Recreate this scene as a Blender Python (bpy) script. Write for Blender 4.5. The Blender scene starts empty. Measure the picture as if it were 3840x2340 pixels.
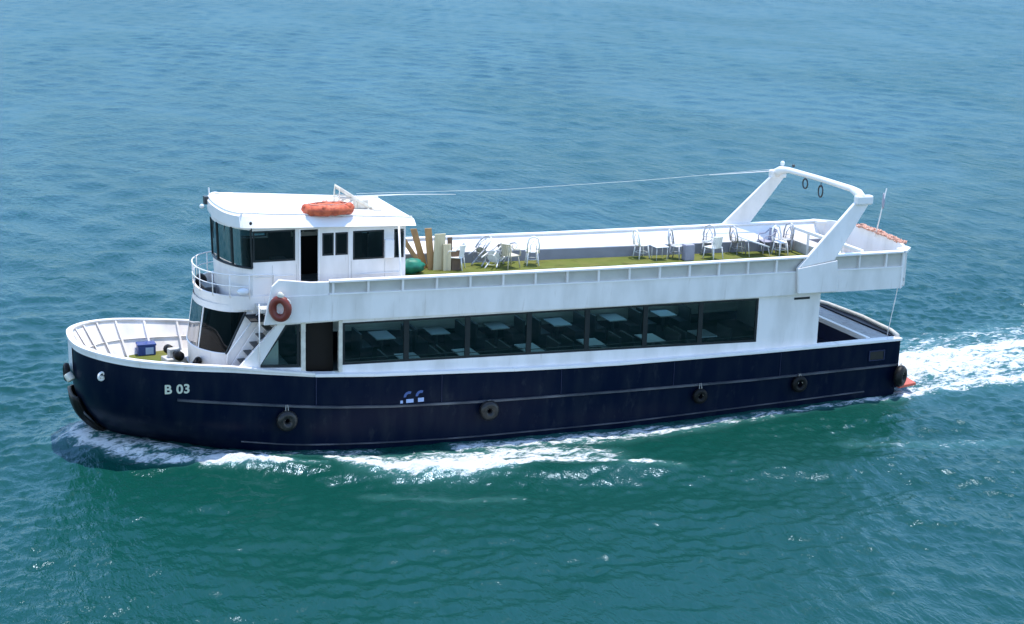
import bpy, math, random
import numpy as np
from mathutils import Vector, Matrix

random.seed(7)
rng = np.random.default_rng(11)
scene = bpy.context.scene
col = scene.collection

# ------------------------------------------------------------------ camera
psi, pit, rol = math.radians(22.5), math.radians(14.2), math.radians(1.7)
r0 = Vector((math.cos(psi), -math.sin(psi), 0)); hh = Vector((math.sin(psi), math.cos(psi), 0))
fwd = hh*math.cos(pit) + Vector((0, 0, -math.sin(pit)))
up0 = hh*math.sin(pit) + Vector((0, 0, math.cos(pit)))
rgt = r0*math.cos(rol) + up0*math.sin(rol)
upv = -r0*math.sin(rol) + up0*math.cos(rol)
cd = bpy.data.cameras.new('camera'); cam = bpy.data.objects.new('camera', cd); col.objects.link(cam)
cd.sensor_width = 36; cd.lens = 36*6000/3840; cd.clip_start = 0.5; cd.clip_end = 20000
M = Matrix((rgt, upv, -fwd)).transposed().to_4x4()
M.translation = Vector((-4.21007, -51.5788, 17.34798))
cam.matrix_world = M
scene.camera = cam

# ------------------------------------------------------------------ light
SUN = Vector((0.19, 0.10, 1.0)).normalized()
elev = math.asin(SUN.z); azim = math.atan2(SUN.x, SUN.y)
world = bpy.data.worlds.new('World'); scene.world = world; world.use_nodes = True
wn = world.node_tree.nodes; wl_ = world.node_tree.links
for n in list(wn): wn.remove(n)
wo = wn.new('ShaderNodeOutputWorld'); wb = wn.new('ShaderNodeBackground'); ws = wn.new('ShaderNodeTexSky')
ws.sky_type = 'NISHITA'; ws.sun_disc = False; ws.sun_elevation = elev; ws.sun_rotation = azim
ws.air_density = 1.0; ws.dust_density = 0.1; ws.ozone_density = 3.0
wb.inputs['Strength'].default_value = 0.15
wl_.new(ws.outputs[0], wb.inputs[0]); wl_.new(wb.outputs[0], wo.inputs[0])
sl = bpy.data.lights.new('sun', 'SUN'); sl.energy = 2.0; sl.angle = math.radians(0.5); sl.color = (1, .965, .90)
so = bpy.data.objects.new('sun', sl); col.objects.link(so)
so.rotation_euler = (-SUN).to_track_quat('-Z', 'Y').to_euler()
scene.view_settings.view_transform = 'Standard'; scene.view_settings.look = 'None'
scene.view_settings.gamma = 1; scene.view_settings.use_curve_mapping = False
scene.view_settings.exposure = 1.35
scene.render.film_transparent = False
scene.cycles.max_bounces = 8; scene.cycles.transparent_max_bounces = 12
scene.cycles.caustics_reflective = False; scene.cycles.caustics_refractive = False

# ------------------------------------------------------------------ materials
def mat(name, c, rough=.5, metal=0., var=.06, scale=3., bump=0., bscale=20., spec=.5, dirt=None, stretch=None, coat=0.):
    m = bpy.data.materials.new(name); m.use_nodes = True
    nt = m.node_tree; b = nt.nodes['Principled BSDF']
    b.inputs['Roughness'].default_value = rough; b.inputs['Metallic'].default_value = metal
    b.inputs['Specular IOR Level'].default_value = spec
    b.inputs['Coat Weight'].default_value = coat
    tc = nt.nodes.new('ShaderNodeTexCoord'); mp = nt.nodes.new('ShaderNodeMapping')
    nt.links.new(tc.outputs['Object'], mp.inputs[0])
    if stretch: mp.inputs['Scale'].default_value = stretch
    nz = nt.nodes.new('ShaderNodeTexNoise'); nz.inputs['Scale'].default_value = scale; nz.inputs['Detail'].default_value = 6
    nt.links.new(mp.outputs[0], nz.inputs['Vector'])
    mx = nt.nodes.new('ShaderNodeMix'); mx.data_type = 'RGBA'
    d = dirt if dirt else tuple(max(0, v*(1-var*3)) for v in c)
    mx.inputs[6].default_value = (*c, 1); mx.inputs[7].default_value = (*d, 1)
    rp = nt.nodes.new('ShaderNodeMapRange'); rp.inputs['From Min'].default_value = .42; rp.inputs['From Max'].default_value = .8
    nt.links.new(nz.outputs[0], rp.inputs[0]); nt.links.new(rp.outputs[0], mx.inputs[0])
    nt.links.new(mx.outputs[2], b.inputs['Base Color'])
    if bump:
        n2 = nt.nodes.new('ShaderNodeTexNoise'); n2.inputs['Scale'].default_value = bscale; n2.inputs['Detail'].default_value = 3
        nt.links.new(mp.outputs[0], n2.inputs['Vector'])
        bp = nt.nodes.new('ShaderNodeBump'); bp.inputs['Strength'].default_value = bump; bp.inputs['Distance'].default_value = .02
        nt.links.new(n2.outputs[0], bp.inputs['Height']); nt.links.new(bp.outputs[0], b.inputs['Normal'])
    return m

WHITE = mat('white_paint', (.86, .805, .77), .38, scale=1.3, dirt=(.64, .595, .55), bump=.3, bscale=1.6, stretch=(1, 1, .35))
WHITE2 = mat('white_gloss_paint', (.88, .83, .80), .3, scale=2, dirt=(.80, .78, .75))
CREAM = mat('cream_trim', (.70, .66, .56), .45, scale=4, dirt=(.48, .42, .34))
PANELP = mat('grey_panel_paint', (.52, .50, .45), .5, scale=2, dirt=(.42, .40, .36))  # grey beige panels, shade under the bulwark cap put into the colour
GREYW = mat('grey_nonskid', (.55, .54, .51), .7, scale=5, dirt=(.38, .36, .33), bump=.2)
NAVY = mat('navy_paint', (.0010, .0046, .018), .34, scale=1.6, spec=.11, dirt=(.008, .013, .024), bump=.35, bscale=.9, stretch=(1.6, 1, .35))
NAVYB = mat('navy_interior', (.006, .012, .05), .45, scale=2)
GREYR = mat('worn_rail_paint', (.032, .037, .05), .4, scale=3, dirt=(.15, .15, .16), stretch=(.3, 1, 1))  # navy rail greyed: sun on its top is put into the colour
BOOT = mat('black_boot_paint', (.006, .006, .006), .5, scale=3)
RUBBER = mat('black_rubber', (.004, .004, .004), .5, spec=.2, scale=6, dirt=(.016, .015, .014), bump=.3)
TURF = mat('green_carpet', (.13, .15, .035), .95, scale=1.1, dirt=(.18, .17, .05), bump=.6, bscale=60, spec=.1)
DARKFR = mat('black_window_frame', (.008, .011, .013), .35, scale=5)
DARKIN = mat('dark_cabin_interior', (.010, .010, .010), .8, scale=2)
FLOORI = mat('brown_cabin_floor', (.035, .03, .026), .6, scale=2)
TABLEM = mat('white_table_laminate', (.86, .88, .88), .35, scale=2)
SEATM = mat('dark_seat_cover', (.03, .035, .045), .6, scale=6)
ORANGE = mat('orange_canvas', (.66, .13, .05), .6, scale=7, dirt=(.30, .035, .015), bump=.8, bscale=8)
ORROPE = mat('faded_orange_rope', (.62, .36, .27), .8, scale=12, dirt=(.55, .2, .12), bump=.5, bscale=40)
REDBUOY = mat('dark_red_plastic', (.17, .025, .014), .45, scale=5, dirt=(.16, .03, .02))
REFL = mat('pale_tape', (.75, .72, .66), .4, scale=6)
GREENB = mat('green_tarpaulin', (.01, .20, .12), .5, scale=4, dirt=(.006, .10, .07), bump=.7, bscale=5)
WOOD = mat('weathered_wood', (.46, .25, .10), .8, scale=5, dirt=(.22, .13, .07), stretch=(1, 1, .2), bump=.3)
WOODL = mat('pale_wood', (.62, .53, .34), .8, scale=5, dirt=(.4, .32, .2), stretch=(1, 1, .2))
WOODD = mat('brown_wood', (.16, .10, .06), .8, scale=5, dirt=(.09, .06, .04))
CHAIRW = mat('white_enamel_metal', (.85, .84, .82), .4, scale=8, dirt=(.7, .7, .68))
CHAIRG = mat('grey_metal', (.55, .55, .56), .45, metal=.3, scale=8, dirt=(.12, .12, .12))
CHAIRC = mat('cream_plastic', (.62, .56, .42), .5, scale=5, dirt=(.5, .44, .32))
CHAIRV = mat('grey_violet_plastic', (.36, .35, .42), .5, scale=5)
BLUE = mat('blue_plastic', (.015, .05, .22), .45, scale=5)
PBLUE = mat('pale_blue_plastic', (.35, .48, .72), .5, scale=5)
REDP = mat('faded_red_antifouling', (.55, .10, .06), .6, scale=4, dirt=(.4, .12, .08))
LETTER = mat('pale_lettering', (.62, .64, .52), .5, scale=3)
DECALB = mat('blue_decal', (.05, .10, .28), .5, scale=3)
DECALW = mat('pale_blue_decal', (.35, .45, .70), .5, scale=3)
STEEL = mat('dark_steel', (.06, .065, .07), .45, metal=.5, scale=5)
ROPEW = mat('grey_rope', (.30, .28, .24), .9, scale=20, bump=.5, bscale=60)
LAMPG = mat('lamp_glass', (.8, .82, .85), .1, scale=3)

def streaks(m, c, amount, sc=(2.2, 2.2, .22), lo=.60):
    """rust and dirt runs: a second colour in thin vertical noise streaks"""
    nt = m.node_tree; b = nt.nodes['Principled BSDF']; src = b.inputs['Base Color'].links[0].from_socket
    tc = nt.nodes.new('ShaderNodeTexCoord'); mp = nt.nodes.new('ShaderNodeMapping'); mp.inputs['Scale'].default_value = sc
    nz = nt.nodes.new('ShaderNodeTexNoise'); nz.inputs['Scale'].default_value = 2.5; nz.inputs['Detail'].default_value = 8; nz.inputs['Roughness'].default_value = .65
    mr = nt.nodes.new('ShaderNodeMapRange'); mr.inputs['From Min'].default_value = lo; mr.inputs['From Max'].default_value = lo+.14; mr.inputs['To Max'].default_value = amount
    mx = nt.nodes.new('ShaderNodeMix'); mx.data_type = 'RGBA'; mx.inputs[7].default_value = (*c, 1)
    nt.links.new(tc.outputs['Object'], mp.inputs[0]); nt.links.new(mp.outputs[0], nz.inputs['Vector']); nt.links.new(nz.outputs[0], mr.inputs[0])
    nt.links.new(mr.outputs[0], mx.inputs[0]); nt.links.new(src, mx.inputs[6]); nt.links.new(mx.outputs[2], b.inputs['Base Color'])
streaks(WHITE, (.42, .33, .25), .40)
streaks(NAVY, (.035, .042, .05), .35, (1.2, 1, .5), .58)
streaks(TURF, (.07, .075, .02), .7, (.6, 1.2, 1), .52)
def glass(name, tint, refl=1.0):
    m = bpy.data.materials.new(name); m.use_nodes = True
    nt = m.node_tree; nt.nodes.clear()
    o = nt.nodes.new('ShaderNodeOutputMaterial'); t = nt.nodes.new('ShaderNodeBsdfTransparent')
    g = nt.nodes.new('ShaderNodeBsdfGlossy'); mx = nt.nodes.new('ShaderNodeMixShader'); f = nt.nodes.new('ShaderNodeFresnel')
    f.inputs[0].default_value = 1.5
    t.inputs[0].default_value = (*tint, 1); g.inputs['Roughness'].default_value = .03; g.inputs[0].default_value = (refl, refl, refl, 1)
    nz = nt.nodes.new('ShaderNodeTexNoise'); nz.inputs['Scale'].default_value = .7
    bp = nt.nodes.new('ShaderNodeBump'); bp.inputs['Strength'].default_value = .12; bp.inputs['Distance'].default_value = .05
    nt.links.new(nz.outputs[0], bp.inputs['Height']); nt.links.new(bp.outputs[0], g.inputs['Normal'])
    nt.links.new(f.outputs[0], mx.inputs[0]); nt.links.new(t.outputs[0], mx.inputs[1]); nt.links.new(g.outputs[0], mx.inputs[2])
    nt.links.new(mx.outputs[0], o.inputs[0])
    return m
GLASS = glass('tinted_glass', (.52, .68, .65))
GLASSM = glass('wheelhouse_glass', (.34, .46, .46), .7)
GLASSD = glass('dark_tinted_glass', (.13, .20, .20), .6)
GLASSW = glass('windscreen_glass', (.10, .15, .16), .45)

# ------------------------------------------------------------------ mesh helpers
class MB:
    def __init__(s): s.v = []; s.f = []
    def add(s, vs, fs):
        b = len(s.v); s.v += [tuple(p) for p in vs]; s.f += [tuple(i+b for i in f) for f in fs]; return s
    def hexa(s, p):   # 8 points: bottom 4 ccw, top 4 ccw
        return s.add(p, [(3, 2, 1, 0), (4, 5, 6, 7), (0, 1, 5, 4), (1, 2, 6, 5), (2, 3, 7, 6), (3, 0, 4, 7)])
    def box(s, x0, x1, y0, y1, z0, z1):
        return s.hexa([(x0, y0, z0), (x1, y0, z0), (x1, y1, z0), (x0, y1, z0), (x0, y0, z1), (x1, y0, z1), (x1, y1, z1), (x0, y1, z1)])
    def prism(s, poly, y0, y1):   # polygon in xz extruded along y
        n = len(poly); vs = [(x, y0, z) for x, z in poly]+[(x, y1, z) for x, z in poly]
        return s.add(vs, [tuple(range(n)), tuple(range(2*n-1, n-1, -1))]+[(i, i+n, (i+1) % n+n, (i+1) % n) for i in range(n)])
    def slab(s, poly, zb, zt):    # polygon in xy, zb and zt functions or floats
        B = zb if callable(zb) else (lambda x, y: zb); T = zt if callable(zt) else (lambda x, y: zt)
        n = len(poly); vs = [(x, y, B(x, y)) for x, y in poly]+[(x, y, T(x, y)) for x, y in poly]
        return s.add(vs, [tuple(range(n-1, -1, -1)), tuple(range(n, 2*n))]+[(i, (i+1) % n, (i+1) % n+n, i+n) for i in range(n)])
    def strip(s, xs, y0, y1, zb, zt):
        for k in range(len(xs)-1):
            a, b = xs[k], xs[k+1]
            s.hexa([(a, y0, zb(a)), (b, y0, zb(b)), (b, y1, zb(b)), (a, y1, zb(a)), (a, y0, zt(a)), (b, y0, zt(b)), (b, y1, zt(b)), (a, y1, zt(a))])
        return s
    def tube(s, pts, r, n=8, closed=False):
        P = [Vector(p) for p in pts]; N = len(P); rings = []
        prev = None
        for i in range(N):
            if closed: t = P[(i+1) % N]-P[i-1]
            else: t = P[min(i+1, N-1)]-P[max(i-1, 0)]
            t.normalize()
            a = Vector((0, 0, 1)) if prev is None else prev
            if prev is None and abs(t.z) > .9: a = Vector((1, 0, 0))
            u = (a-t*a.dot(t)); u.normalize(); prev = u; w = t.cross(u)
            rr = r[i] if isinstance(r, (list, tuple)) else r
            rings.append([P[i]+(u*math.cos(2*math.pi*k/n)+w*math.sin(2*math.pi*k/n))*rr for k in range(n)])
        vs = [q for g in rings for q in g]; fs = []
        for i in range(N if closed else N-1):
            j = (i+1) % N
            for k in range(n):
                fs.append((i*n+k, i*n+(k+1) % n, j*n+(k+1) % n, j*n+k))
        if not closed: fs += [tuple(range(n-1, -1, -1)), tuple((N-1)*n+k for k in range(n))]
        return s.add(vs, fs)
    def torus(s, c, R, r, ax='y', n=24, m=10, sx=1., sz=1.):
        pts = []
        for i in range(n):
            a = 2*math.pi*i/n; u, w = math.cos(a)*R*sx, math.sin(a)*R*sz
            pts.append({'y': (c[0]+u, c[1], c[2]+w), 'z': (c[0]+u, c[1]+w, c[2]), 'x': (c[0], c[1]+u, c[2]+w)}[ax])
        return s.tube(pts, r, m, True)
    def blob(s, c, rx, ry, rz, n=12, m=8, jit=0., seed=0):
        rr = random.Random(seed); vs = [(c[0], c[1], c[2]+rz)]
        for i in range(1, m):
            th = math.pi*i/m
            for k in range(n):
                a = 2*math.pi*k/n; j = 1+rr.uniform(-jit, jit)
                vs.append((c[0]+rx*math.sin(th)*math.cos(a)*j, c[1]+ry*math.sin(th)*math.sin(a)*j, c[2]+rz*math.cos(th)*j))
        vs.append((c[0], c[1], c[2]-rz)); fs = []
        for k in range(n): fs.append((0, 1+k, 1+(k+1) % n))
        for i in range(m-2):
            for k in range(n):
                a = 1+i*n+k; b = 1+i*n+(k+1) % n; fs.append((a, a+n, b+n, b))
        L = len(vs)-1
        for k in range(n): fs.append((L, 1+(m-2)*n+(k+1) % n, 1+(m-2)*n+k))
        return s.add(vs, fs)
    def ribbon(s, A, B):  # quads between two equal polylines
        n = len(A); return s.add(list(A)+list(B), [(i, i+1, n+i+1, n+i) for i in range(n-1)])
    def build(s, name, m, parent=None, smooth=False, bevel=0., label=None):
        me = bpy.data.meshes.new(name); me.from_pydata([tuple(p) for p in s.v], [], s.f); me.validate(); me.update()
        me.materials.append(m)
        o = bpy.data.objects.new(name, me); col.objects.link(o)
        import bmesh
        bm = bmesh.new(); bm.from_mesh(me); bmesh.ops.recalc_face_normals(bm, faces=bm.faces[:]); bm.to_mesh(me); bm.free()
        if smooth:
            for p in me.polygons: p.use_smooth = True
        if bevel:
            b = o.modifiers.new('bevel', 'BEVEL'); b.width = bevel; b.segments = 2; b.limit_method = 'ANGLE'; b.angle_limit = math.radians(40)
        if parent is not None: o.parent = parent
        if label: o['label'] = label
        return o

def tag(o, label, cat, group=None):
    o['label'] = label; o['category'] = cat
    if group: o['group'] = group
    return o
def thing(name, label, cat, loc=(0, 0, 0), rz=0., group=None):
    o = bpy.data.objects.new(name, None); col.objects.link(o); o.location = loc; o.rotation_euler = (0, 0, rz)
    o.empty_display_size = .2
    return tag(o, label, cat, group)
def put(b, name, m, parent, **k):
    """Child of a thing that has a location of its own (mesh written in the thing's local frame)."""
    return b.build(name, m, parent, **k)
def interp(tab):
    xs = [a for a, b in tab]; ys = [b for a, b in tab]
    return lambda x: float(np.interp(x, xs, ys))
def crom(P, per=4):
    P = [np.array(p, float) for p in P]; out = []
    for i in range(len(P)-1):
        p0 = P[i-1] if i > 0 else 2*P[0]-P[1]; p1, p2 = P[i], P[i+1]; p3 = P[i+2] if i+2 < len(P) else 2*P[-1]-P[-2]
        for k in range(per):
            t = k/per
            out.append(.5*((2*p1)+(-p0+p2)*t+(2*p0-5*p1+4*p2-p3)*t*t+(-p0+3*p1-3*p2+p3)*t**3))
    out.append(P[-1]); return out

# ------------------------------------------------------------------ water
WLH = interp([(0, -.05), (2.2, .12), (4, .12), (6, -.02), (8, -.12), (11, -.32), (14, -.44), (20, -.52), (26, -.36), (32, -.30), (60, -.3)])
def grid_axis(lo, a, b, hi, d, grow, mx):
    mid = list(np.arange(a, b, d)); right = []; x = mid[-1]; s = d
    while x < hi: s = min(mx, s*grow); x += s; right.append(x)
    left = []; x = a; s = d
    while x > lo: s = min(mx, s*grow); x -= s; left.append(x)
    return np.array(left[::-1]+mid+right)
gx = grid_axis(-14, -3, 46, 275, .105, 1.02, .75)
gy = grid_axis(-26, -15, 8, 275, .095, 1.02, .75)
gx = np.concatenate([[-6000, -300, -60], gx, [600, 6000]]); gy = np.concatenate([[-3000, -200, -60], gy, [600, 9000]])
GX, GY = np.meshgrid(gx, gy)
sp = np.maximum(np.gradient(gx)[None, :], np.gradient(gy)[:, None])
H = np.zeros_like(GX)
wind = math.atan2(-fwd.y, -fwd.x)
def sinus(lam, ang, amp, ph):
    kx, ky = math.cos(ang)*2*math.pi/lam, math.sin(ang)*2*math.pi/lam
    att = np.clip((lam/sp-2.5)/2, 0, 1)
    return amp*att*np.sin(kx*GX+ky*GY+ph)
warpx = np.sin(GX*.11+GY*.07)*1.2+np.sin(GY*.19-GX*.05)*.8
for i in range(96):
    lam = math.exp(rng.uniform(math.log(.38), math.log(5.5)))
    ang = wind+.2+rng.normal(0, .75)
    amp = .0049*lam**.55*rng.uniform(.4, 1.4)
    if lam > 1.6: amp *= .72
    kx, ky = math.cos(ang)*2*math.pi/lam, math.sin(ang)*2*math.pi/lam
    att = np.clip((lam/sp-2.2)/2, 0, 1)
    s_ = np.sin(kx*GX+ky*GY+rng.uniform(0, 6.28)+warpx*rng.uniform(-.9, .9))
    H += amp*att*(s_+.25*(s_*s_-.5))
# groups of calmer and rougher water
patch = .5+.5*np.sin(GX*.041+1.3*np.sin(GY*.033)+.6)*np.sin(GY*.05+1.1*np.sin(GX*.027))
H *= .72+.5*patch
far = np.clip((np.abs(GX-120)-170)/40, 0, 1)
H *= (1-far)
# the boat's own waves
def seg_dist(P, rad):
    """largest of exp(-(d/r)^2) along a polyline"""
    best = np.zeros_like(GX)
    for k in range(len(P)-1):
        (ax, ay), (bx, by) = P[k][:2], P[k+1][:2]; ra, rb = P[k][2], P[k+1][2]; wa, wb_ = P[k][3], P[k+1][3]
        dx, dy = bx-ax, by-ay; L = dx*dx+dy*dy
        t = np.clip(((GX-ax)*dx+(GY-ay)*dy)/L, 0, 1)
        d2 = (GX-ax-t*dx)**2+(GY-ay-t*dy)**2; r = ra+(rb-ra)*t; w = wa+(wb_-wa)*t
        best = np.maximum(best, w*np.exp(-d2/(r*r)))
    return best
near = (np.abs(GY) < 22) & (GX > -8) & (GX < 60)
hx = np.interp(GX, [2.6, 4.7, 7.6, 9.5, 32], [0, 1.55, 2.83, 3, 3]); dh = np.maximum(np.abs(GY)-hx, 0)
dh = np.where(GX < 2.6, np.hypot(GX-2.6, GY), dh); dh = np.where(GX > 32, np.hypot(GX-32, dh), dh)
base = np.interp(GX, [0, 2.2, 4, 6, 8, 11, 14, 20, 26, 32, 60], [-.05, .12, .12, -.02, -.12, -.32, -.44, -.52, -.36, -.3, -.3])
inf = np.exp(-(dh/2.6)**2)
Z = -.3+(base+.3)*inf+H*(1-.45*np.exp(-(dh/1.6)**2))
# bow wave ridge spreading outward on both sides, plus its trailing troughs
for sgn in (-1, 1):
    Z += seg_dist([(2.0, sgn*-.1, .8, .14), (3.4, sgn*1.6, .75, .16), (5.4, sgn*3.1, .6, .18), (8, sgn*4.2, .6, .20), (11, sgn*5.7, .7, .26), (14.5, sgn*6.4, .8, .26), (18.5, sgn*7.8, .9, .24), (24, sgn*9.2, 1.3, .16), (34, sgn*12.5, 2., .08)], 0)
    Z -= seg_dist([(4.5, sgn*3.6, .8, .08), (9, sgn*5.9, 1., .14), (15, sgn*8.3, 1.3, .14), (22, sgn*10.6, 1.8, .10), (34, sgn*15, 2.5, .05)], 0)
    Z += seg_dist([(11, sgn*9.4, 1.2, .05), (20, sgn*12.4, 1.5, .10), (34, sgn*17, 2.2, .07)], 0)*1
Z += seg_dist([(32.6, 0, 1.6, .28), (37, 0, 2.4, .22), (46, 0, 3.2, .12), (60, 0, 4, .04)], 0)
# foam density
F = np.zeros_like(GX)
for sgn in (-1, 1):
    for P in (
        [(4.9, sgn*3.2, .12, .9), (5.5, sgn*3.35, .28, 1.9), (6.3, sgn*3.6, .30, 1.9), (7.2, sgn*3.95, .24, 1.6), (8.1, sgn*4.3, .14, .9), (9.0, sgn*4.6, .10, .6)],
        [(9.3, sgn*4.0, .3, 1.2), (10.3, sgn*4.7, .62, 1.6), (11.6, sgn*5.35, .75, 1.9), (13.0, sgn*5.8, .7, 1.9), (14.6, sgn*6.0, .55, 1.6), (16.4, sgn*5.8, .3, .9)],
        [(10.0, sgn*3.9, .4, .8), (12.5, sgn*4.6, .7, 1.0), (14.5, sgn*4.6, .8, 1.05), (16.5, sgn*4.7, .8, .95), (18.3, sgn*5.8, .7, .8)],
        [(15.6, sgn*5.2, .6, .95), (17.3, sgn*6.3, .6, 1.0), (18.6, sgn*7.2, .5, 1.05), (20.0, sgn*7.9, .25, .8)],
        [(14, sgn*3.5, .5, .9), (19, sgn*3.8, .75, .92), (23, sgn*3.8, .55, .82), (27.5, sgn*3.5, .32, .75), (32, sgn*3.25, .4, .95)],
        [(9.5, sgn*7.2, .25, .34), (12, sgn*8.4, .3, .42), (14, sgn*8.9, .2, .3)],
        [(27, sgn*7.6, .5, .42), (30, sgn*8.6, .6, .44), (32.5, sgn*9.1, .4, .4)]):
        F = np.maximum(F, seg_dist(P, 0))
F = np.maximum(F, seg_dist([(31.8, -.3, 2.6, 1.2), (35, -.3, 2.8, 1.1), (40, -.2, 3.1, .85), (48, .8, 4.2, .85), (60, 1.2, 5, .6), (80, 2, 6, .3)], 0))
F = np.maximum(F, seg_dist([(32.5, 1.2, .9, 1.15), (36, .9, .8, 1.15), (40, 1.2, .8, 1.1), (46, 1.6, 1, 1.0)], 0))
for sgn in (-1, 1):
    F = np.maximum(F, seg_dist([(1.75, sgn*.1, .30, .95), (2.0, sgn*.8, .36, 1.0), (2.8, sgn*1.7, .42, 1.1), (3.7, sgn*2.7, .35, 1.05), (5.0, sgn*3.2, .22, .95)], 0))
    F = np.maximum(F, seg_dist([(1.9, sgn*.2, .9, .74), (3.2, sgn*1.5, .75, .80), (4.9, sgn*2.6, .55, .78), (8, sgn*3.4, .5, .62), (11, sgn*3.4, .3, .7)], 0))  # pale foam along the hull stands in for sky mirrored in the trough
F = np.maximum(F, seg_dist([(33.5, 2.6, .9, .6), (40, 3.2, 1.3, .6), (50, 4.6, 2.0, .5)], 0))
F = np.maximum(F, seg_dist([(32.2, -3.0, .5, 1.0), (36, -2.8, .6, 1.0), (40, -2.9, .8, .95), (48, -3.3, 1.2, .9)], 0))
F *= np.where(GX > -8, 1, 0)
lum = (np.sin(GX*7.1+2*np.sin(GY*5.3))*np.sin(GY*8.3+2*np.sin(GX*4.1))+np.sin(GX*3.2+GY*2.1+np.sin(GY*3.)))*.5
Z += np.clip(F-.35, 0, 1)*(.05+.12*lum)
ny, nx = GX.shape
me = bpy.data.meshes.new('sea_water')
me.vertices.add(nx*ny); me.vertices.foreach_set('co', np.stack([GX, GY, Z], -1).astype(np.float32).ravel())
idx = np.arange(nx*ny).reshape(ny, nx)
quads = np.stack([idx[:-1, :-1], idx[:-1, 1:], idx[1:, 1:], idx[1:, :-1]], -1).reshape(-1, 4)
me.loops.add(quads.size); me.loops.foreach_set('vertex_index', quads.astype(np.int32).ravel())
me.polygons.add(len(quads)); me.polygons.foreach_set('loop_start', np.arange(0, quads.size, 4, dtype=np.int32))
me.update(calc_edges=True)
me.polygons.foreach_set('use_smooth', np.ones(len(quads), bool))
at = me.attributes.new('foam', 'FLOAT', 'POINT'); at.data.foreach_set('value', F.astype(np.float32).ravel())
sea = bpy.data.objects.new('sea_water', me); col.objects.link(sea); sea['kind'] = 'structure'
sea['label'] = 'rippled blue green sea with white wake foam'

wm = bpy.data.materials.new('sea_water'); wm.use_nodes = True; nt = wm.node_tree; N = nt.nodes; Lk = nt.links
b = N['Principled BSDF']; out = N['Material Output']
b.inputs['IOR'].default_value = 1.33; pass
tc = N.new('ShaderNodeTexCoord')
def nnoise(scale, vec, det=4, rough=.55, dist=0.):
    n = N.new('ShaderNodeTexNoise'); n.inputs['Scale'].default_value = scale; n.inputs['Detail'].default_value = det
    n.inputs['Roughness'].default_value = rough; n.inputs['Distortion'].default_value = dist; Lk.new(vec, n.inputs['Vector']); return n
def mapping(rot, sc):
    m = N.new('ShaderNodeMapping'); m.inputs['Rotation'].default_value = (0, 0, rot); m.inputs['Scale'].default_value = sc
    Lk.new(tc.outputs['Object'], m.inputs[0]); return m.outputs[0]
def mth(op, a, b_=None, c=None, clamp=False):
    n = N.new('ShaderNodeMath'); n.operation = op; n.use_clamp = clamp
    for i, v in enumerate((a, b_, c)):
        if v is None: continue
        if isinstance(v, (int, float)): n.inputs[i].default_value = v
        else: Lk.new(v, n.inputs[i])
    return n.outputs[0]
# body colour: deep teal green with slow variation
big = nnoise(.035, tc.outputs['Object'], 3)
mixc = N.new('ShaderNodeMix'); mixc.data_type = 'RGBA'
mixc.inputs[6].default_value = (.002, .041, .026, 1); mixc.inputs[7].default_value = (.0025, .053, .042, 1)
Lk.new(big.outputs[0], mixc.inputs[0])
# ripples
v1 = mapping(-(wind+.35), (1.0, .42, 1)); v2 = mapping(-(wind-.25), (1.0, .5, 1))
n1 = nnoise(2.0, v1, 4, .62, .3); n2 = nnoise(5.0, v2, 4, .6, .4)
n0 = nnoise(.62, mapping(-(wind+.1), (1.0, .34, 1)), 3, .5, .5)
gust = nnoise(.05, mapping(.5, (1, .5, 1)), 3, .6, .6)      # wind patches: rougher and calmer water
gs = N.new('ShaderNodeMapRange'); gs.inputs['From Min'].default_value = .38; gs.inputs['From Max'].default_value = .62
gs.inputs['To Min'].default_value = .55; gs.inputs['To Max'].default_value = 1.35; Lk.new(gust.outputs[0], gs.inputs[0])
hs = mth('ADD', mth('MULTIPLY', n0.outputs[0], 1.6), mth('ADD', mth('MULTIPLY', n1.outputs[0], 1.05), mth('MULTIPLY', n2.outputs[0], .45)))
hs = mth('MULTIPLY', hs, gs.outputs[0])
bp = N.new('ShaderNodeBump'); bp.inputs['Strength'].default_value = 1.0; bp.inputs['Distance'].default_value = .125
Lk.new(hs, bp.inputs['Height'])
# foam
fa = N.new('ShaderNodeAttribute'); fa.attribute_name = 'foam'
vf = mapping(0, (.75, 1.5, 1))
f1 = nnoise(1.9, vf, 9, .72, .7); f2 = nnoise(7, vf, 6, .7, .4)
fn = mth('ADD', mth('MULTIPLY', f1.outputs[0], .7), mth('MULTIPLY', f2.outputs[0], .3))
fd = mth('ADD', fa.outputs['Fac'], mth('MULTIPLY', mth('SUBTRACT', fn, .5), 4.2))
fm = mth('MULTIPLY', mth('SUBTRACT', fd, .62), 2.7, clamp=True)
fm = mth('MULTIPLY', fm, mth('MULTIPLY', fa.outputs['Fac'], 6.0, clamp=True), clamp=True)
# aerated, paler water round the foam
aer = mth('MULTIPLY', fa.outputs['Fac'], .55, clamp=True)
mixa = N.new('ShaderNodeMix'); mixa.data_type = 'RGBA'; Lk.new(aer, mixa.inputs[0]); Lk.new(mixc.outputs[2], mixa.inputs[6]); mixa.inputs[7].default_value = (.08, .22, .21, 1)
Lk.new(mixa.outputs[2], b.inputs['Base Color'])
b.inputs['Specular IOR Level'].default_value = 0; b.inputs['Roughness'].default_value = 1
gl = N.new('ShaderNodeBsdfGlossy'); gl.inputs['Color'].default_value = (.56, .71, .90, 1); gl.inputs['Roughness'].default_value = .20
fr = N.new('ShaderNodeFresnel'); fr.inputs[0].default_value = 1.33
Lk.new(bp.outputs[0], gl.inputs['Normal']); Lk.new(bp.outputs[0], fr.inputs['Normal'])
bsoft = N.new('ShaderNodeBump'); bsoft.inputs['Strength'].default_value = 1; bsoft.inputs['Distance'].default_value = .06; Lk.new(hs, bsoft.inputs['Height']); Lk.new(bsoft.outputs[0], b.inputs['Normal'])
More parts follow.
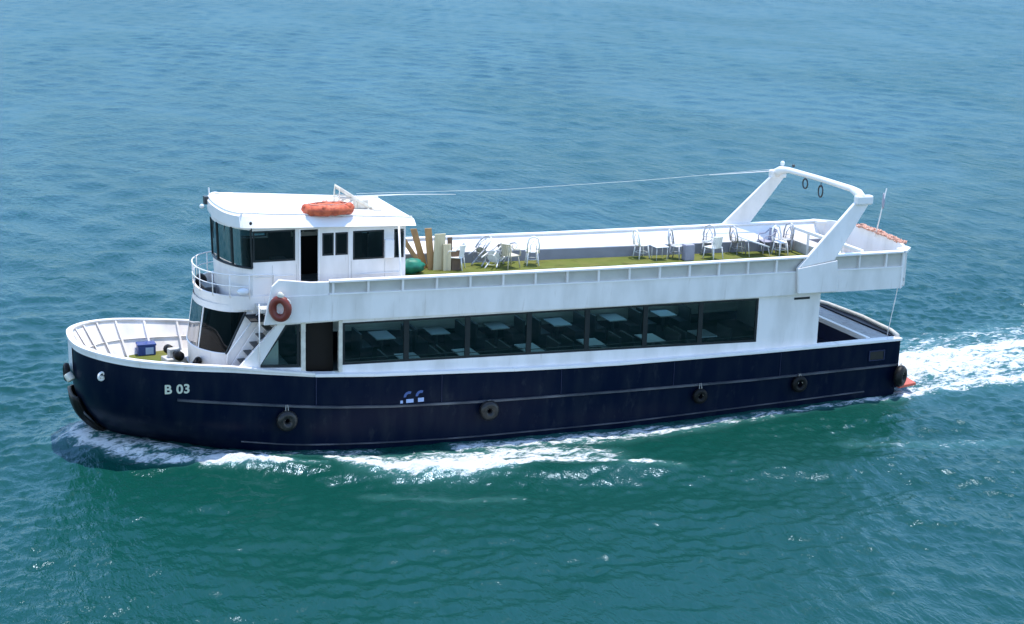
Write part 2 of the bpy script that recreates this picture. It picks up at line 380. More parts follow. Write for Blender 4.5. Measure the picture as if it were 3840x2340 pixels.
# mean reflectance of a rippled sea: flattened towards grazing angles, where wavelets hide one another
rf = mth('MINIMUM', mth('MULTIPLY', mth('POWER', fr.outputs[0], .68), .49), .265)
wmix = N.new('ShaderNodeMixShader'); Lk.new(rf, wmix.inputs[0]); Lk.new(b.outputs[0], wmix.inputs[1]); Lk.new(gl.outputs[0], wmix.inputs[2])
fb = N.new('ShaderNodeBsdfPrincipled'); fb.inputs['Base Color'].default_value = (.82, .84, .84, 1); fb.inputs['Roughness'].default_value = .75
b2 = N.new('ShaderNodeBump'); b2.inputs['Strength'].default_value = 1; b2.inputs['Distance'].default_value = .30
Lk.new(fn, b2.inputs['Height']); Lk.new(b2.outputs[0], fb.inputs['Normal'])
ms = N.new('ShaderNodeMixShader'); Lk.new(fm, ms.inputs[0]); Lk.new(wmix.outputs[0], ms.inputs[1]); Lk.new(fb.outputs[0], ms.inputs[2])
Lk.new(ms.outputs[0], out.inputs[0])
me.materials.append(wm)

# ------------------------------------------------------------------ the boat
boat = thing('passenger_boat', 'navy and white passenger ferry boat steaming left with a long open upper deck', 'boat')

gn = interp([(1.6, 3.25), (4, 2.98), (6.3, 2.74), (9, 2.37), (11, 2.22), (13.8, 2.09), (16.5, 1.96), (19.8, 1.87), (25, 1.84), (33, 1.88)])
bow_cap = interp([(1.6, 3.48), (4, 3.20), (6.3, 2.93), (8.6, 2.56), (9.2, 2.47)])
def cap_h(x): return bow_cap(x) if x < 9.2 else gn(x)+.10
TOP = [(1.68, 0), (1.70, .5), (1.80, 1.05), (2.10, 1.65), (2.65, 2.25), (3.5, 2.74), (4.8, 2.98), (6.4, 3.07), (9.0, 3.1), (13.5, 3.1), (19, 3.1), (25, 3.1), (31.8, 3.1)]
BOT = [(2.85, 0), (2.95, .22), (3.2, .5), (3.65, .85), (4.3, 1.3), (5.1, 1.85), (6.1, 2.38), (7.5, 2.83), (9.5, 2.98), (13.8, 3.0), (19.2, 3.0), (25, 3.0), (31.8, 3.0)]
TOPC = crom(TOP, 5); BOTC = crom(BOT, 5)
wz = interp([(-1.2, 1.45), (-.4, 1.15), (0.05, 1), (.4, .70), (.9, .36), (1.4, .15), (1.9, .05), (2.5, 0), (4, 0)])
def hull_pt(i, z, side=-1, off=0.):
    w = wz(z); t, bb = TOPC[i], BOTC[i]
    x = t[0]+(bb[0]-t[0])*w; y = t[1]+(bb[1]-t[1])*w
    if off:
        j0, j1 = max(i-1, 0), min(i+1, len(TOPC)-1); d = TOPC[j1]-TOPC[j0]
        if i == 0: d = np.array([0, 1.])
        nrm = np.array([-d[1], d[0]]); nrm = nrm/np.linalg.norm(nrm); x += nrm[0]*off; y += nrm[1]*off
        y = max(y, 0)
    return (x, side*y, z)
NS = len(TOPC)
LV = 14
hb = MB(); rows = []
order = [(i, 1) for i in range(NS-1, 0, -1)]+[(i, -1) for i in range(NS)]
vs = []
for (i, sd) in order:
    zt = gn(TOPC[i][0])
    for k in range(LV):
        vs.append(hull_pt(i, zt+(-1.3-zt)*(k/(LV-1)), sd))
fs = []
for a in range(len(order)-1):
    for k in range(LV-1):
        fs.append((a*LV+k, a*LV+k+1, (a+1)*LV+k+1, (a+1)*LV+k))
fs.append(tuple(range(LV))+tuple((len(order)-1)*LV+k for k in range(LV-1, -1, -1)))
hb.add(vs, fs)
hull = hb.build('hull', NAVY, boat, smooth=True)
hull.data.polygons[len(hull.data.polygons)-1].use_smooth = False
me_h = hull.data
try: me_h.set_sharp_from_angle(angle=math.radians(35))
except Exception: pass

def along(i0, i1): return range(i0, i1+1)
def rail_on_hull(name, zf, out_, hgt, m, x0, x1, parent, side, top_flat=True):
    """a belting strip following the hull: closed section swept along the stations"""
    idxs = [i for i in range(NS) if x0-.3 <= TOPC[i][0] <= x1+.01]
    A = []
    for i in idxs:
        x = TOPC[i][0]; z = zf(x); p = hull_pt(i, z, side, 0); q = hull_pt(i, z, side, out_)
        A.append([(p[0], p[1]-side*-.02*0, z+hgt/2), (q[0], q[1], z+hgt/2-.01), (q[0], q[1], z-hgt/2+.01), (p[0], p[1], z-hgt/2)])
    mb = MB(); n = len(A); vs = [q for s in A for q in s]; fs = []
    for a in range(n-1):
        for k in range(4): fs.append((a*4+k, a*4+(k+1) % 4, (a+1)*4+(k+1) % 4, (a+1)*4+k))
    fs += [(0, 1, 2, 3), tuple((n-1)*4+k for k in (3, 2, 1, 0))]
    mb.add(vs, fs); return mb.build(name, m, parent)
rub = interp([(1.6, 2.4), (4.3, 1.96), (7.4, 1.54), (9.2, 1.30), (11.5, 1.12), (14.7, .99), (20, .89), (25.2, .84), (31.8, .92)])
chine = interp([(5, .38), (7, .12), (8, .03), (11, -.16), (14, -.27), (20, -.31), (25, -.20), (31.8, -.02)])
for sd in (-1, 1):
    rail_on_hull('rubbing_rail', rub, .07, .085, GREYR, 4.8, 31.8, hull, sd)
    rail_on_hull('chine_rail', chine, .05, .05, GREYR, 5.8, 31.5, hull, sd)
    # weld seam where the bow plating starts
    mb = MB(); x = 9.05
    mb.box(x-.012, x+.012, sd*3.09, sd*3.115, 1.34, 2.36); mb.build('weld_seam', NAVYB, hull)
    for xs_ in (13.4, 17.8, 22.2, 26.6):
        MB().box(xs_-.008, xs_+.008, sd*3.09, sd*3.106, rub(xs_)+.06, gn(xs_)-.02).build('weld_seam', NAVYB, hull)
    # freeing port near the stern
    mb = MB(); mb.box(30.45, 31.15, sd*3.085, sd*3.125, 1.52, 1.56); mb.box(30.45, 31.15, sd*3.085, sd*3.125, 1.16, 1.19)
    mb.box(30.45, 30.49, sd*3.085, sd*3.125, 1.19, 1.52); mb.box(31.11, 31.15, sd*3.085, sd*3.125, 1.19, 1.52); mb.build('freeing_port', NAVYB, hull)
    mb = MB(); mb.box(30.50, 31.10, sd*3.09, sd*3.108, 1.20, 1.51); mb.build('freeing_port_flap', BOOT, hull)
    # fairlead at the bow
    mb = MB(); c = (2.37, sd*2.07, 2.66)
    pts = []
    for k in range(16):
        a = 2*math.pi*k/16; pts.append((c[0]+math.cos(a)*.10, c[1]-sd*math.cos(a)*.07+sd*.03, c[2]+math.sin(a)*.12))
    mb.tube(pts, .04, 8, True); mb.build('fairlead', WHITE2, hull, smooth=True)
    MB().blob((c[0], c[1]-sd*.01, c[2]-.05), .10, .07, .07).build('fairlead_roller', CREAM, hull, smooth=True)

# white bulwark band with its cap: outer skin, cap and sloping inner skin in one shell (both sides, round the bow)
ZDF = 2.08
i_end = max(i for i in range(NS) if TOPC[i][0] <= 9.01)
vs = []; order2 = [(i, 1) for i in range(i_end, 0, -1)]+[(i, -1) for i in range(i_end+1)]
for (i, sd) in order2:
    x = TOPC[i][0]; c = cap_h(x); g = gn(x)
    fl = .70*min(1, max(0, (c-ZDF)/1.2))
    p = [hull_pt(i, g-.01, sd, .012), hull_pt(i, c-.07, sd, .012), hull_pt(i, c-.07, sd, .06), hull_pt(i, c, sd, .06), hull_pt(i, c, sd, -.14), hull_pt(i, c-.05, sd, -.14), hull_pt(i, c-.05, sd, -.08), hull_pt(i, ZDF-.05, sd, -.10-fl)]
    if i == 0 or i == 1: p = [(a, b_ if i else 0, c_) for a, b_, c_ in p]
    vs += p
fs = []; K = 8
for a in range(len(order2)-1):
    for k in range(K-1): fs.append((a*K+k, (a+1)*K+k, (a+1)*K+k+1, a*K+k+1))
bw = MB().add(vs, fs).build('bow_bulwark', WHITE, boat)
# white plate on the nose
pl = MB(); A = []; B = []
sel = [(i, 1) for i in range(5, 0, -1)]+[(i, -1) for i in range(6)]
for zz0, zz1 in ((2.42, 3.26),):
    A = [hull_pt(i, zz0, sd, .022) for i, sd in sel]; B = [hull_pt(i, zz1, sd, .022) for i, sd in sel]
pl.ribbon(A, B); pl.build('nose_plate', WHITE2, bw)
# ribs and stringer on the inside of the bow bulwark
def inner_pt(i, t, sd):   # t 0 at cap, 1 at deck
    x = TOPC[i][0]; c = cap_h(x); fl = .70*min(1, max(0, (c-ZDF)/1.2))
    a = np.array(hull_pt(i, c-.05, sd, -.085)); b_ = np.array(hull_pt(i, ZDF-.05, sd, -.105-fl)); return a+(b_-a)*t
for sd in (-1, 1):
    for i in range(9, i_end-3, 4):
        a0 = inner_pt(i, .02, sd); a1 = inner_pt(i, 1, sd)
        d = inner_pt(i+1, .5, sd)-inner_pt(i-1, .5, sd); d = d/np.linalg.norm(d)*.035
        nin = np.array([0, -sd, .35]); nin = nin/np.linalg.norm(nin)*.10
        P = [a1-d, a1+d, a1+d+nin*1.3, a1-d+nin*1.3, a0-d, a0+d, a0+d+nin*.7, a0-d+nin*.7]
        MB().hexa([tuple(p) for p in P]).build('bulwark_rib', WHITE, bw)
    mb = MB(); pts0 = [inner_pt(i, .52, sd) for i in range(6, i_end-2)]
    nin = np.array([0, -sd*.06, .03])
    mb.ribbon([tuple(p+[0, 0, .03]) for p in pts0], [tuple(p+nin) for p in pts0]); mb.ribbon([tuple(p+nin) for p in pts0], [tuple(p-[0, 0, .03]) for p in pts0])
    mb.build('bulwark_stringer', WHITE, bw)

# foredeck and turf mat
poly = [hull_pt(i, ZDF, -1, -.3)[:2] for i in range(0, i_end)]+[(8.8, -2.9), (8.8, 2.9)]+[hull_pt(i, ZDF, 1, -.3)[:2] for i in range(i_end-1, 0, -1)]
MB().slab(poly, ZDF-.06, ZDF).build('foredeck', GREYW, boat)
turf = MB().slab([(2.95, -1.3), (3.5, -1.9), (4.4, -2.25), (5.62, -2.3), (5.62, 2.35), (4.5, 2.5), (3.6, 2.1), (2.95, 1.3)], ZDF+.004, ZDF+.022).build('turf_mat', TURF, boat)

# gunwale ledge aft of the bow
for sd in (-1, 1):
    xs = [9.0, 10, 11, 12.5, 14, 16, 18, 20, 23, 26, 29, 31.86]
    mb = MB(); y0, y1 = (-3.17, -2.80) if sd < 0 else (2.80, 3.17)
    mb.strip(xs, y0, y1, lambda x: gn(x)-.005, lambda x: gn(x)+.10); mb.build('gunwale_ledge', WHITE2, boat, bevel=.015)

# ---- saloon (lower deck cabin)
sal = bpy.data.objects.new('saloon', None); col.objects.link(sal); sal.parent = boat; sal.empty_display_size = .2
wtop = interp([(7, 4.16), (10, 4.03), (25.6, 3.85), (30, 3.8)])
wbot = interp([(7, 2.78), (8.6, 2.68), (10, 2.66), (25.6, 2.26), (30, 2.2)])
fbot = interp([(7.6, 4.24), (19.7, 4.01), (25, 3.96), (32, 3.90)])
ftop = interp([(7.6, 5.11), (19.6, 4.89), (32, 4.71)])
capz = interp([(7.6, 5.58), (20, 5.41), (32.2, 5.35)])
WIN = [(10.06, 12.12), (12.27, 14.29), (14.44, 16.54), (16.69, 18.73), (18.88, 20.99), (21.14, 23.20), (23.35, 25.55)]
YW = 2.92
for sd in (-1, 1):
    ya, yb = sorted((sd*YW, sd*(YW-.10)))
    def cell(xs_, zb_, zt_, nm='saloon_wall'): MB().strip(xs_, ya, yb, zb_, zt_).build(nm, WHITE, sal)
    xs = [9.98, 12, 14.3, 16.6, 18.8, 21, 23.3, 25.62]
    cell(xs, lambda x: gn(x)+.08, lambda x: wbot(x)-.03)
    cell(xs, lambda x: wtop(x)+.03, lambda x: fbot(x)+.15)
    cell([25.62, 26.9, 28.22], lambda x: gn(x)+.08, lambda x: fbot(x)+.15)
    cell([7.05, 8.60], lambda x: cap_h(x)-.35, lambda x: wbot(x)-.02)
    cell([8.0, 9.98], lambda x: 4.13, lambda x: fbot(x)+.15)
MB().box(28.14, 28.22, -2.82, 2.82, 1.2, 4.1).build('saloon_end_wall', WHITE, sal)

for sd in (-1, 1):
    ya, yb = sorted((sd*(YW-.03), sd*(YW-.09)))
    for (a, b_) in WIN:
        f = MB(); e = .055
        f.strip([a-.075, b_+.075], ya, yb, lambda x: wbot(x)-.03, lambda x: wbot(x)+.045)
        f.strip([a-.075, b_+.075], ya, yb, lambda x: wtop(x)-.045, lambda x: wtop(x)+.03)
        f.strip([a-.075, a+.015], ya, yb, lambda x: wbot(x)+.045, lambda x: wtop(x)-.045)
        f.strip([b_-.015, b_+.075], ya, yb, lambda x: wbot(x)+.045, lambda x: wtop(x)-.045)
        fo = f.build('saloon_window', DARKFR, boat)
        g = MB(); yg = sd*(YW-.06)
        g.add([(a+.01, yg, wbot(a)+.03), (b_-.01, yg, wbot(b_)+.03), (b_-.01, yg, wtop(b_)-.03), (a+.01, yg, wtop(a)-.03)], [(0, 1, 2, 3)])
        g.build('window_pane', GLASS, fo)
        if sd < 0:
            MB().box(a+.02, b_-.02, yg+.012, yg+.03, wbot(a)+.12, wbot(a)+.145).build('handrail', STEEL, fo)
    # three cornered window beside the stair
    tri = [(7.10, 2.78), (8.56, 2.68), (8.56, 4.15), (8.14, 4.17)]
    inn = [(7.28, 2.84), (8.47, 2.76), (8.47, 4.07), (8.16, 4.07)]
    f = MB(); n = 4
    vs = [(x, ya, z) for x, z in tri]+[(x, ya, z) for x, z in inn]+[(x, yb, z) for x, z in tri]+[(x, yb, z) for x, z in inn]
    fs = []
    for k in range(4):
        k2 = (k+1) % 4
        fs += [(k, k2, 4+k2, 4+k), (8+k, 12+k, 12+k2, 8+k2), (k, 8+k, 8+k2, k2), (4+k, 4+k2, 12+k2, 12+k)]
    fo = f.add(vs, fs).build('corner_window', DARKFR, boat)
    MB().add([(x, sd*(YW-.06), z) for x, z in inn], [(0, 1, 2, 3)]).build('window_pane', GLASS, fo)
    # boarding door posts
    for (a, b_) in ((8.60, 8.745), (9.86, 9.985)):
        y0, y1 = sorted((sd*(YW+.015), sd*(YW-.11)))
        MB().box(a, b_, y0, y1, cap_h(a)-.2, 4.16).build('door_post', CREAM, sal)
    y0, y1 = sorted((sd*(YW+.06), sd*(YW-.14)))
    MB().box(8.72, 9.90, y0, y1, 2.30, 2.415).build('door_sill', CREAM, sal)
    y0, y1 = sorted((sd*2.45, sd*2.40))
    MB().box(8.9, 9.8, y0, y1, 1.5, 4.0).build('inner_door', mat('dark_brown_door', (.012, .009, .007), .5, spec=.2), boat)
# saloon inside
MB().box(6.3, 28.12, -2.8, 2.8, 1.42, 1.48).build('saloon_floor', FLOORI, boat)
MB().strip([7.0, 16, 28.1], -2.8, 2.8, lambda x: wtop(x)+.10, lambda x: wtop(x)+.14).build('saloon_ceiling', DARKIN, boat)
def copy_tree(o, parent=None, loc=None):
    c = o.copy(); col.objects.link(c); c.parent = parent
    if loc is not None: c.location = loc
    for ch in list(o.children): copy_tree(ch, c)
    return c
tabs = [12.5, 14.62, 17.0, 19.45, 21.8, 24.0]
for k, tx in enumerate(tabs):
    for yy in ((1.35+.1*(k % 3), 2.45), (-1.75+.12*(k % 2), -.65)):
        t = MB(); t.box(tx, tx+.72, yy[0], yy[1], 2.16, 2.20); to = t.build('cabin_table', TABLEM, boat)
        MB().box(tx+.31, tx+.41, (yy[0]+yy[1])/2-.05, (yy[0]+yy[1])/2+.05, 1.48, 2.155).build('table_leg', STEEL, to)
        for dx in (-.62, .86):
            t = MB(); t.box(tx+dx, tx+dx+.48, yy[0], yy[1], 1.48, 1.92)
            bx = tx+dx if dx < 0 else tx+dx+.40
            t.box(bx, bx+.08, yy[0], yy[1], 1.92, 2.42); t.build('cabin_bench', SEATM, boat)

# ---- slanted stair at the front corner of the saloon
for sd in (-1, 1):
    y0, y1 = sorted((sd*2.93, sd*2.80))
    MB().prism([(6.36, 2.60), (7.09, 2.60), (8.16, 4.25), (7.90, 4.25)], y0, y1).build('stair_stringer', WHITE, boat)
    y0, y1 = sorted((sd*2.10, sd*2.04))
    inner = MB().prism([(6.10, 2.08), (6.45, 2.08), (8.05, 4.46), (7.70, 4.46)], y0, y1).build('stair_stringer', WHITE, boat)
    for k in range(8):
        t = k/8.; x = 6.28+t*1.62; z = 2.32+t*2.16; y0, y1 = sorted((sd*2.80, sd*2.10))
        MB().box(x, x+.24, y0, y1, z, z+.035).build('stair_tread', STEEL, boat)
    y0, y1 = sorted((sd*2.80, sd*2.12))
    MB().prism([(6.66, 2.08), (6.74, 2.08), (8.36, 4.40), (8.28, 4.40)], y0, y1).build('stair_back_plate', WHITE, boat)
    MB().tube([(6.35, sd*2.07, 2.1), (6.38, sd*2.07, 3.05), (7.55, sd*2.07, 4.55)], .025).build('stair_handrail', WHITE2, boat, smooth=True)
    MB().tube([(7.22, sd*2.98, 2.75), (7.22, sd*2.98, 4.9)], .02).build('stair_post', WHITE2, boat, smooth=True)

# ---- forward saloon front with wrap-round windows
FR = [(5.62, 0), (5.66, .50), (5.80, .98), (6.10, 1.48), (6.42, 1.76), (6.80, 1.86), (7.4, 1.9)]
FRC = crom(FR, 5)
def front(x_off=0., o=0.):
    L = [(p[0]+x_off+o, p[1]) for p in FRC]
    return [(x, y) for x, y in L[::-1]]+[(x, -y) for x, y in L[1:]]
lean = .12
def ring_band(z0, z1, o0, o1, pts=None):
    P0 = [(x+o0, y, z0) for x, y in pts]; P1 = [(x+o1, y, z1) for x, y in pts]; return P0, P1
FP = front()
mb = MB(); A, B = ring_band(ZDF, 3.01, -.04, -.10, FP); mb.ribbon(A, B)
A2, B2 = ring_band(4.38, 4.60, .12, .13, FP); mb.ribbon(A2, B2)
fc = mb.build('front_cabin_wall', WHITE, boat)
# window segments, split at |y| = .9
def seg(y0, y1, zb, zt, name, m, parent, o=.0):
    pts = [(x, y) for x, y in FP if y0-1e-6 <= y <= y1+1e-6]
    pts = [p for p in pts if p[0] < 6.72 or abs(p[1]) < 1.7]
    A, B = ring_band(zb, zt, -.09+o, .115+o, pts); return MB().ribbon(A, B).build(name, m, parent, smooth=True)
for y0, y1 in ((-.88, .88), (-1.9, -.88), (.88, 1.9)):
    seg(y0, y1, 3.02, 4.37, 'front_window', GLASSW, fc)
pts_ = [q for q in FP if q[0] < 6.75]
MB().tube([(x-.09, y*1.01, 3.0) for x, y in pts_], .03, 6).build('window_surround', WHITE2, fc, smooth=True)
for yy in (-.88, .88, ):
    p = min(FP, key=lambda q: abs(q[1]-yy))
    MB().tube([(p[0]-.09, p[1], 3.0), (p[0]+.11, p[1], 4.38)], .03, 6).build('window_mullion', WHITE2, fc)
for sd in (-1, 1):
    # side wall closing behind the slanted window edge
    y0, y1 = sorted((sd*1.90, sd*1.84))
    MB().prism([(6.42, 3.0), (7.05, 4.38), (7.05, 4.50), (8.1, 4.50), (8.1, ZDF), (6.42, ZDF)], y0, y1).build('cabin_side_wall', WHITE, fc)
    MB().tube([(6.38, sd*1.85, 3.0), (7.03, sd*1.90, 4.38)], .04, 6).build('window_post', DARKFR, fc)
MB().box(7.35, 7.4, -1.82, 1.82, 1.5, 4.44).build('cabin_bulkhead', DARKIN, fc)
MB().box(6.1, 6.5, -1.2, 1.2, 2.1, 2.85).build('cabin_console', SEATM, fc)

# balcony in front of the wheelhouse
BA = [(5.76, 0), (5.80, .5), (5.97, 1.05), (6.35, 1.62), (6.9, 1.95), (7.5, 2.06), (7.95, 2.1)]
BAC = crom(BA, 5); BP = [(x, y) for x, y in [(p[0], p[1]) for p in BAC][::-1]]+[(p[0], -p[1]) for p in BAC[1:]]
mb = MB()
for k in range(len(BP)-1):
    (a, b_), (c, d) = BP[k], BP[k+1]
    cx = 7.6
    def ins(x, y, q=.07):
        v = Vector((x-cx, y)); L = v.length; v = v*(1-q/L); return (v.x+cx, v.y)
    (e, f_), (g, h_) = ins(a, b_), ins(c, d)
    mb.hexa([(a+.05, b_, 4.46), (c+.05, d, 4.46), (g+.05, h_, 4.46), (e+.05, f_, 4.46), (a, b_, 4.92), (c, d, 4.92), (g, h_, 4.92), (e, f_, 4.92)])
bal = mb.build('balcony_parapet', WHITE, boat)
MB().slab([(x+.09, y*.95) for x, y in BP], 4.47, 4.54).build('balcony_floor', GREYW, bal)
rp = [(x-.02, y, 5.62) for x, y in BP]
rp = [(rp[0][0], rp[0][1], 4.9)]+rp+[(rp[-1][0], rp[-1][1], 4.9)]
MB().tube(rp, .021).build('balcony_rail', WHITE2, bal, smooth=True)
MB().tube([(x-.01, y, 5.25) for x, y in BP[8:-8]], .016).build('balcony_rail', WHITE2, bal, smooth=True)
for k in (8, 13, 18, 24, 30, 36, 42, 47, 52):
    x, y = BP[k]; MB().tube([(x, y, 4.85), (x-.01, y, 5.62)], .018).build('rail_post', WHITE2, bal, smooth=True)
MB().blob((6.95, -1.95, 5.08), .21, .12, .12).build('lamp_dome', LAMPG, bal, smooth=True)
MB().box(6.0, 6.35, -.55, .35, 4.5, 4.95).build('balcony_locker', STEEL, bal, bevel=.02)  # dark block standing for the shadow inside the balcony
MB().blob((6.15, .9, 4.8), .22, .3, .3).build('dark_bundle', RUBBER, bal, smooth=True)  # black blob, also drawn for the balcony's inner shadow

# ---- upper deck slab, fascia and the wedge bulwark all round
zdk = lambda x: 4.42-.0175*(x-22.4)
deckpoly = [(7.3, -2.9), (31.9, -2.9), (32.3, -1.5), (32.35, 0), (32.3, 1.5), (31.9, 2.9), (7.3, 2.9)]
MB().slab(deckpoly, lambda x, y: zdk(x)-.12, lambda x, y: zdk(x)).build('upper_deck', GREYW, boat)
MB().slab([(12.6, -2.45), (31.0, -2.45), (31.0, 2.45), (12.6, 2.45)], lambda x, y: zdk(x)+.004, lambda x, y: zdk(x)+.022).build('deck_turf', TURF, boat)
xsU = [7.75, 9.5, 11.5, 13.5, 15.5, 17.5, 19.5, 21.5, 23.5, 25.5, 27.5, 29.5, 31.62]
for sd in (-1, 1):
    S = lambda a, b_: sorted((sd*a, sd*b_))
    # fascia, bottom tucked in a little
    mb = MB(); vs = []
    for x in xsU:
        vs += [(x, sd*3.10, ftop(x)), (x, sd*3.055, fbot(x)), (x, sd*2.80, fbot(x)), (x, sd*2.80, ftop(x))]
    fs = []
    for a in range(len(xsU)-1):
        for k in range(4): fs.append((a*4+k, (a+1)*4+k, (a+1)*4+(k+1) % 4, a*4+(k+1) % 4))
    fs += [(0, 1, 2, 3), tuple((len(xsU)-1)*4+k for k in (3, 2, 1, 0))]
    fa_ = mb.add(vs, fs).build('fascia', WHITE, boat)
    # fascia top lip
    mb = MB(); y0, y1 = S(3.13, 2.98); mb.strip(xsU[1:], y0, y1, lambda x: ftop(x), lambda x: ftop(x)+.045); mb.build('fascia_lip', WHITE2, fa_)
    # side bulwark: recessed outer panel, cap, wedge inside
    y0, y1 = S(3.03, 2.98)
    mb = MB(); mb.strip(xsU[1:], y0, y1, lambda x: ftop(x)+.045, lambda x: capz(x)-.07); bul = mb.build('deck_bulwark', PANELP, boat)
    mb = MB(); vs = []
    for x in xsU[2:]:
        zc, zd = capz(x), zdk(x)
        vs += [(x, sd*2.97, zc-.08), (x, sd*2.50, zd+.44), (x, sd*2.50, zd), (x, sd*2.97, zd)]
    fs = []; n = len(xsU[2:])
    for a in range(n-1):
        for k in range(4): fs.append((a*4+k, (a+1)*4+k, (a+1)*4+(k+1) % 4, a*4+(k+1) % 4))
    fs += [(0, 1, 2, 3), tuple((n-1)*4+k for k in (3, 2, 1, 0))]
    mb.add(vs, fs).build('bench_coaming', WHITE2, bul)
    y0, y1 = S(2.50, 2.485); mb = MB(); mb.strip(xsU[2:], y0, y1, lambda x: zdk(x), lambda x: zdk(x)+.41); mb.build('coaming_kick_panel', mat('grey_kick_panel', (.27, .27, .31), .6, scale=2), bul)  # grey strip: shade on the upright coaming face, painted as colour
    y0, y1 = S(3.19, 2.93); mb = MB(); mb.strip(xsU[1:], y0, y1, lambda x: capz(x)-.07, lambda x: capz(x)); mb.build('bulwark_cap', WHITE2, bul, bevel=.012)
    x = 9.62
    while x < 31.4:
        y0, y1 = S(3.12, 3.03)
        if not (26.9 < x < 28.5):
            MB().hexa([(x-.035, y0, ftop(x)+.045), (x+.035, y0, ftop(x)+.045), (x+.035, y1, ftop(x)+.045), (x-.035, y1, ftop(x)+.045), (x-.035, y0, capz(x)-.07), (x+.035, y0, capz(x)-.07), (x+.035, y1, capz(x)-.07), (x-.035, y1, capz(x)-.07)]).build('bulwark_stiffener', WHITE, bul)
        x += 1.18
    # curved panel at the forward end of the fascia, behind the lifebuoy
    y0, y1 = S(3.07, 2.95)
    MB().prism([(7.35, 4.2), (9.5, 4.2), (9.5, 5.50), (8.9, 5.52), (8.3, 5.60), (7.85, 5.66), (7.62, 5.45), (7.52, 5.0)], y0, y1).build('fascia_end_panel', WHITE, fa_, bevel=.02)
    # corner panel at the stern
    vs = []
    for x, y in ((31.58, 3.10), (31.62, 3.10), (32.10, 2.62), (32.10, 2.5), (31.58, 2.80)):
        vs.append((x, sd*y))
    MB().slab(vs, lambda x, y: 3.90, lambda x, y: capz(32)-.08).build('stern_corner', WHITE2, boat)
    vs = [(31.55, sd*3.19), (31.68, sd*3.19), (32.20, sd*2.70), (32.20, sd*2.4), (31.55, sd*2.7)]
    MB().slab(vs, capz(32)-.08, capz(32)+.02).build('corner_cap', WHITE2, boat, bevel=.01)
# stern bulwark, higher in the middle and bulging aft
ST = [(31.92, -2.9, 5.38), (32.06, -2.4, 5.46), (32.16, -1.4, 5.54), (32.2, 0, 5.57), (32.16, 1.4, 5.52), (32.06, 2.4, 5.44), (31.92, 2.9, 5.38)]
vs = []
for x, y, z in ST: vs += [(x, y, 3.92), (x, y, z), (x-.10, y*.985, z), (x-.20, y*.96, zdk(32)+.32), (x-.22, y*.96, zdk(32)-.1)]
fs = []; K = 5
for a in range(len(ST)-1):
    for k in range(K): fs.append((a*K+k, (a+1)*K+k, (a+1)*K+(k+1) % K, a*K+(k+1) % K))
fs += [(0, 1, 2, 3, 4), tuple((len(ST)-1)*K+k for k in (4, 3, 2, 1, 0))]
stb = MB().add(vs, fs).build('stern_bulwark', WHITE, boat)
MB().box(30.12, 30.26, -2.5, 2.5, 5.20, 5.33).build('stern_rail', WHITE2, boat, bevel=.02)
for yy in (-2.4, -1.2, 0, 1.2, 2.4): MB().box(30.15, 30.23, yy-.03, yy+.03, 4.28, 5.20).build('rail_post', WHITE2, boat)
MB().box(30.30, 30.95, -2.45, 2.45, 4.27, 4.72).build('stern_seat', GREYW, boat, bevel=.02)
# small dark vent under the fascia
MB().box(27.1, 27.75, -2.945, -2.925, 3.72, 3.80).build('vent_slot', DARKFR, sal)

# ---- lower stern deck
MB().box(28.22, 30.7, -2.85, 2.85, 1.0, 1.06).build('cockpit_floor', NAVYB, boat)
MB().add([(30.70, -2.85, 1.0), (30.70, 2.85, 1.0), (30.70, 2.85, 1.84), (30.70, -2.85, 1.84), (30.78, -2.85, 1.0), (30.78, 2.85, 1.0), (30.78, 2.85, 1.84), (30.78, -2.85, 1.84)], [(0, 1, 2, 3), (4, 5, 6, 7), (0, 1, 5, 4)]).build('cockpit_bulkhead', NAVYB, boat)
MB().slab([(30.62, -2.80), (31.55, -2.80), (31.85, -2.2), (32.0, 0), (31.85, 2.2), (31.55, 2.80), (30.62, 2.80)], 1.83, 1.90).build('stern_platform', GREYW, boat)
MB().box(30.48, 30.66, -2.79, 2.79, 1.80, 2.0).build('platform_rim', WHITE2, boat, bevel=.02)
MB().tube([(31.78, -2.95, 2.02), (32.0, -2.2, 2.02), (32.15, 0, 2.02), (32.0, 2.2, 2.02), (31.78, 2.95, 2.02)], .085, 10).build('transom_rail', GREYW, boat, smooth=True)
MB().slab([(31.7, -3.08), (31.86, -3.05), (32.12, -2.2), (32.25, 0), (32.12, 2.2), (31.86, 3.05), (31.7, 3.08)], .0, 1.96).build('transom', NAVY, boat)
MB().tube([(31.55, -2.6, 1.9), (31.75, -2.75, 3.95)], .018).build('stern_stanchion', WHITE2, boat, smooth=True)
MB().tube([(31.55, 2.6, 1.9), (31.75, 2.75, 3.95)], .018).build('stern_stanchion', WHITE2, boat, smooth=True)
MB().slab([(31.9, -3.2), (32.8, -3.0), (33.0, -1.5), (33.0, 1.5), (32.8, 3.0), (31.9, 3.2)], -.02, .10).build('stern_step', REDP, boat, bevel=.03)

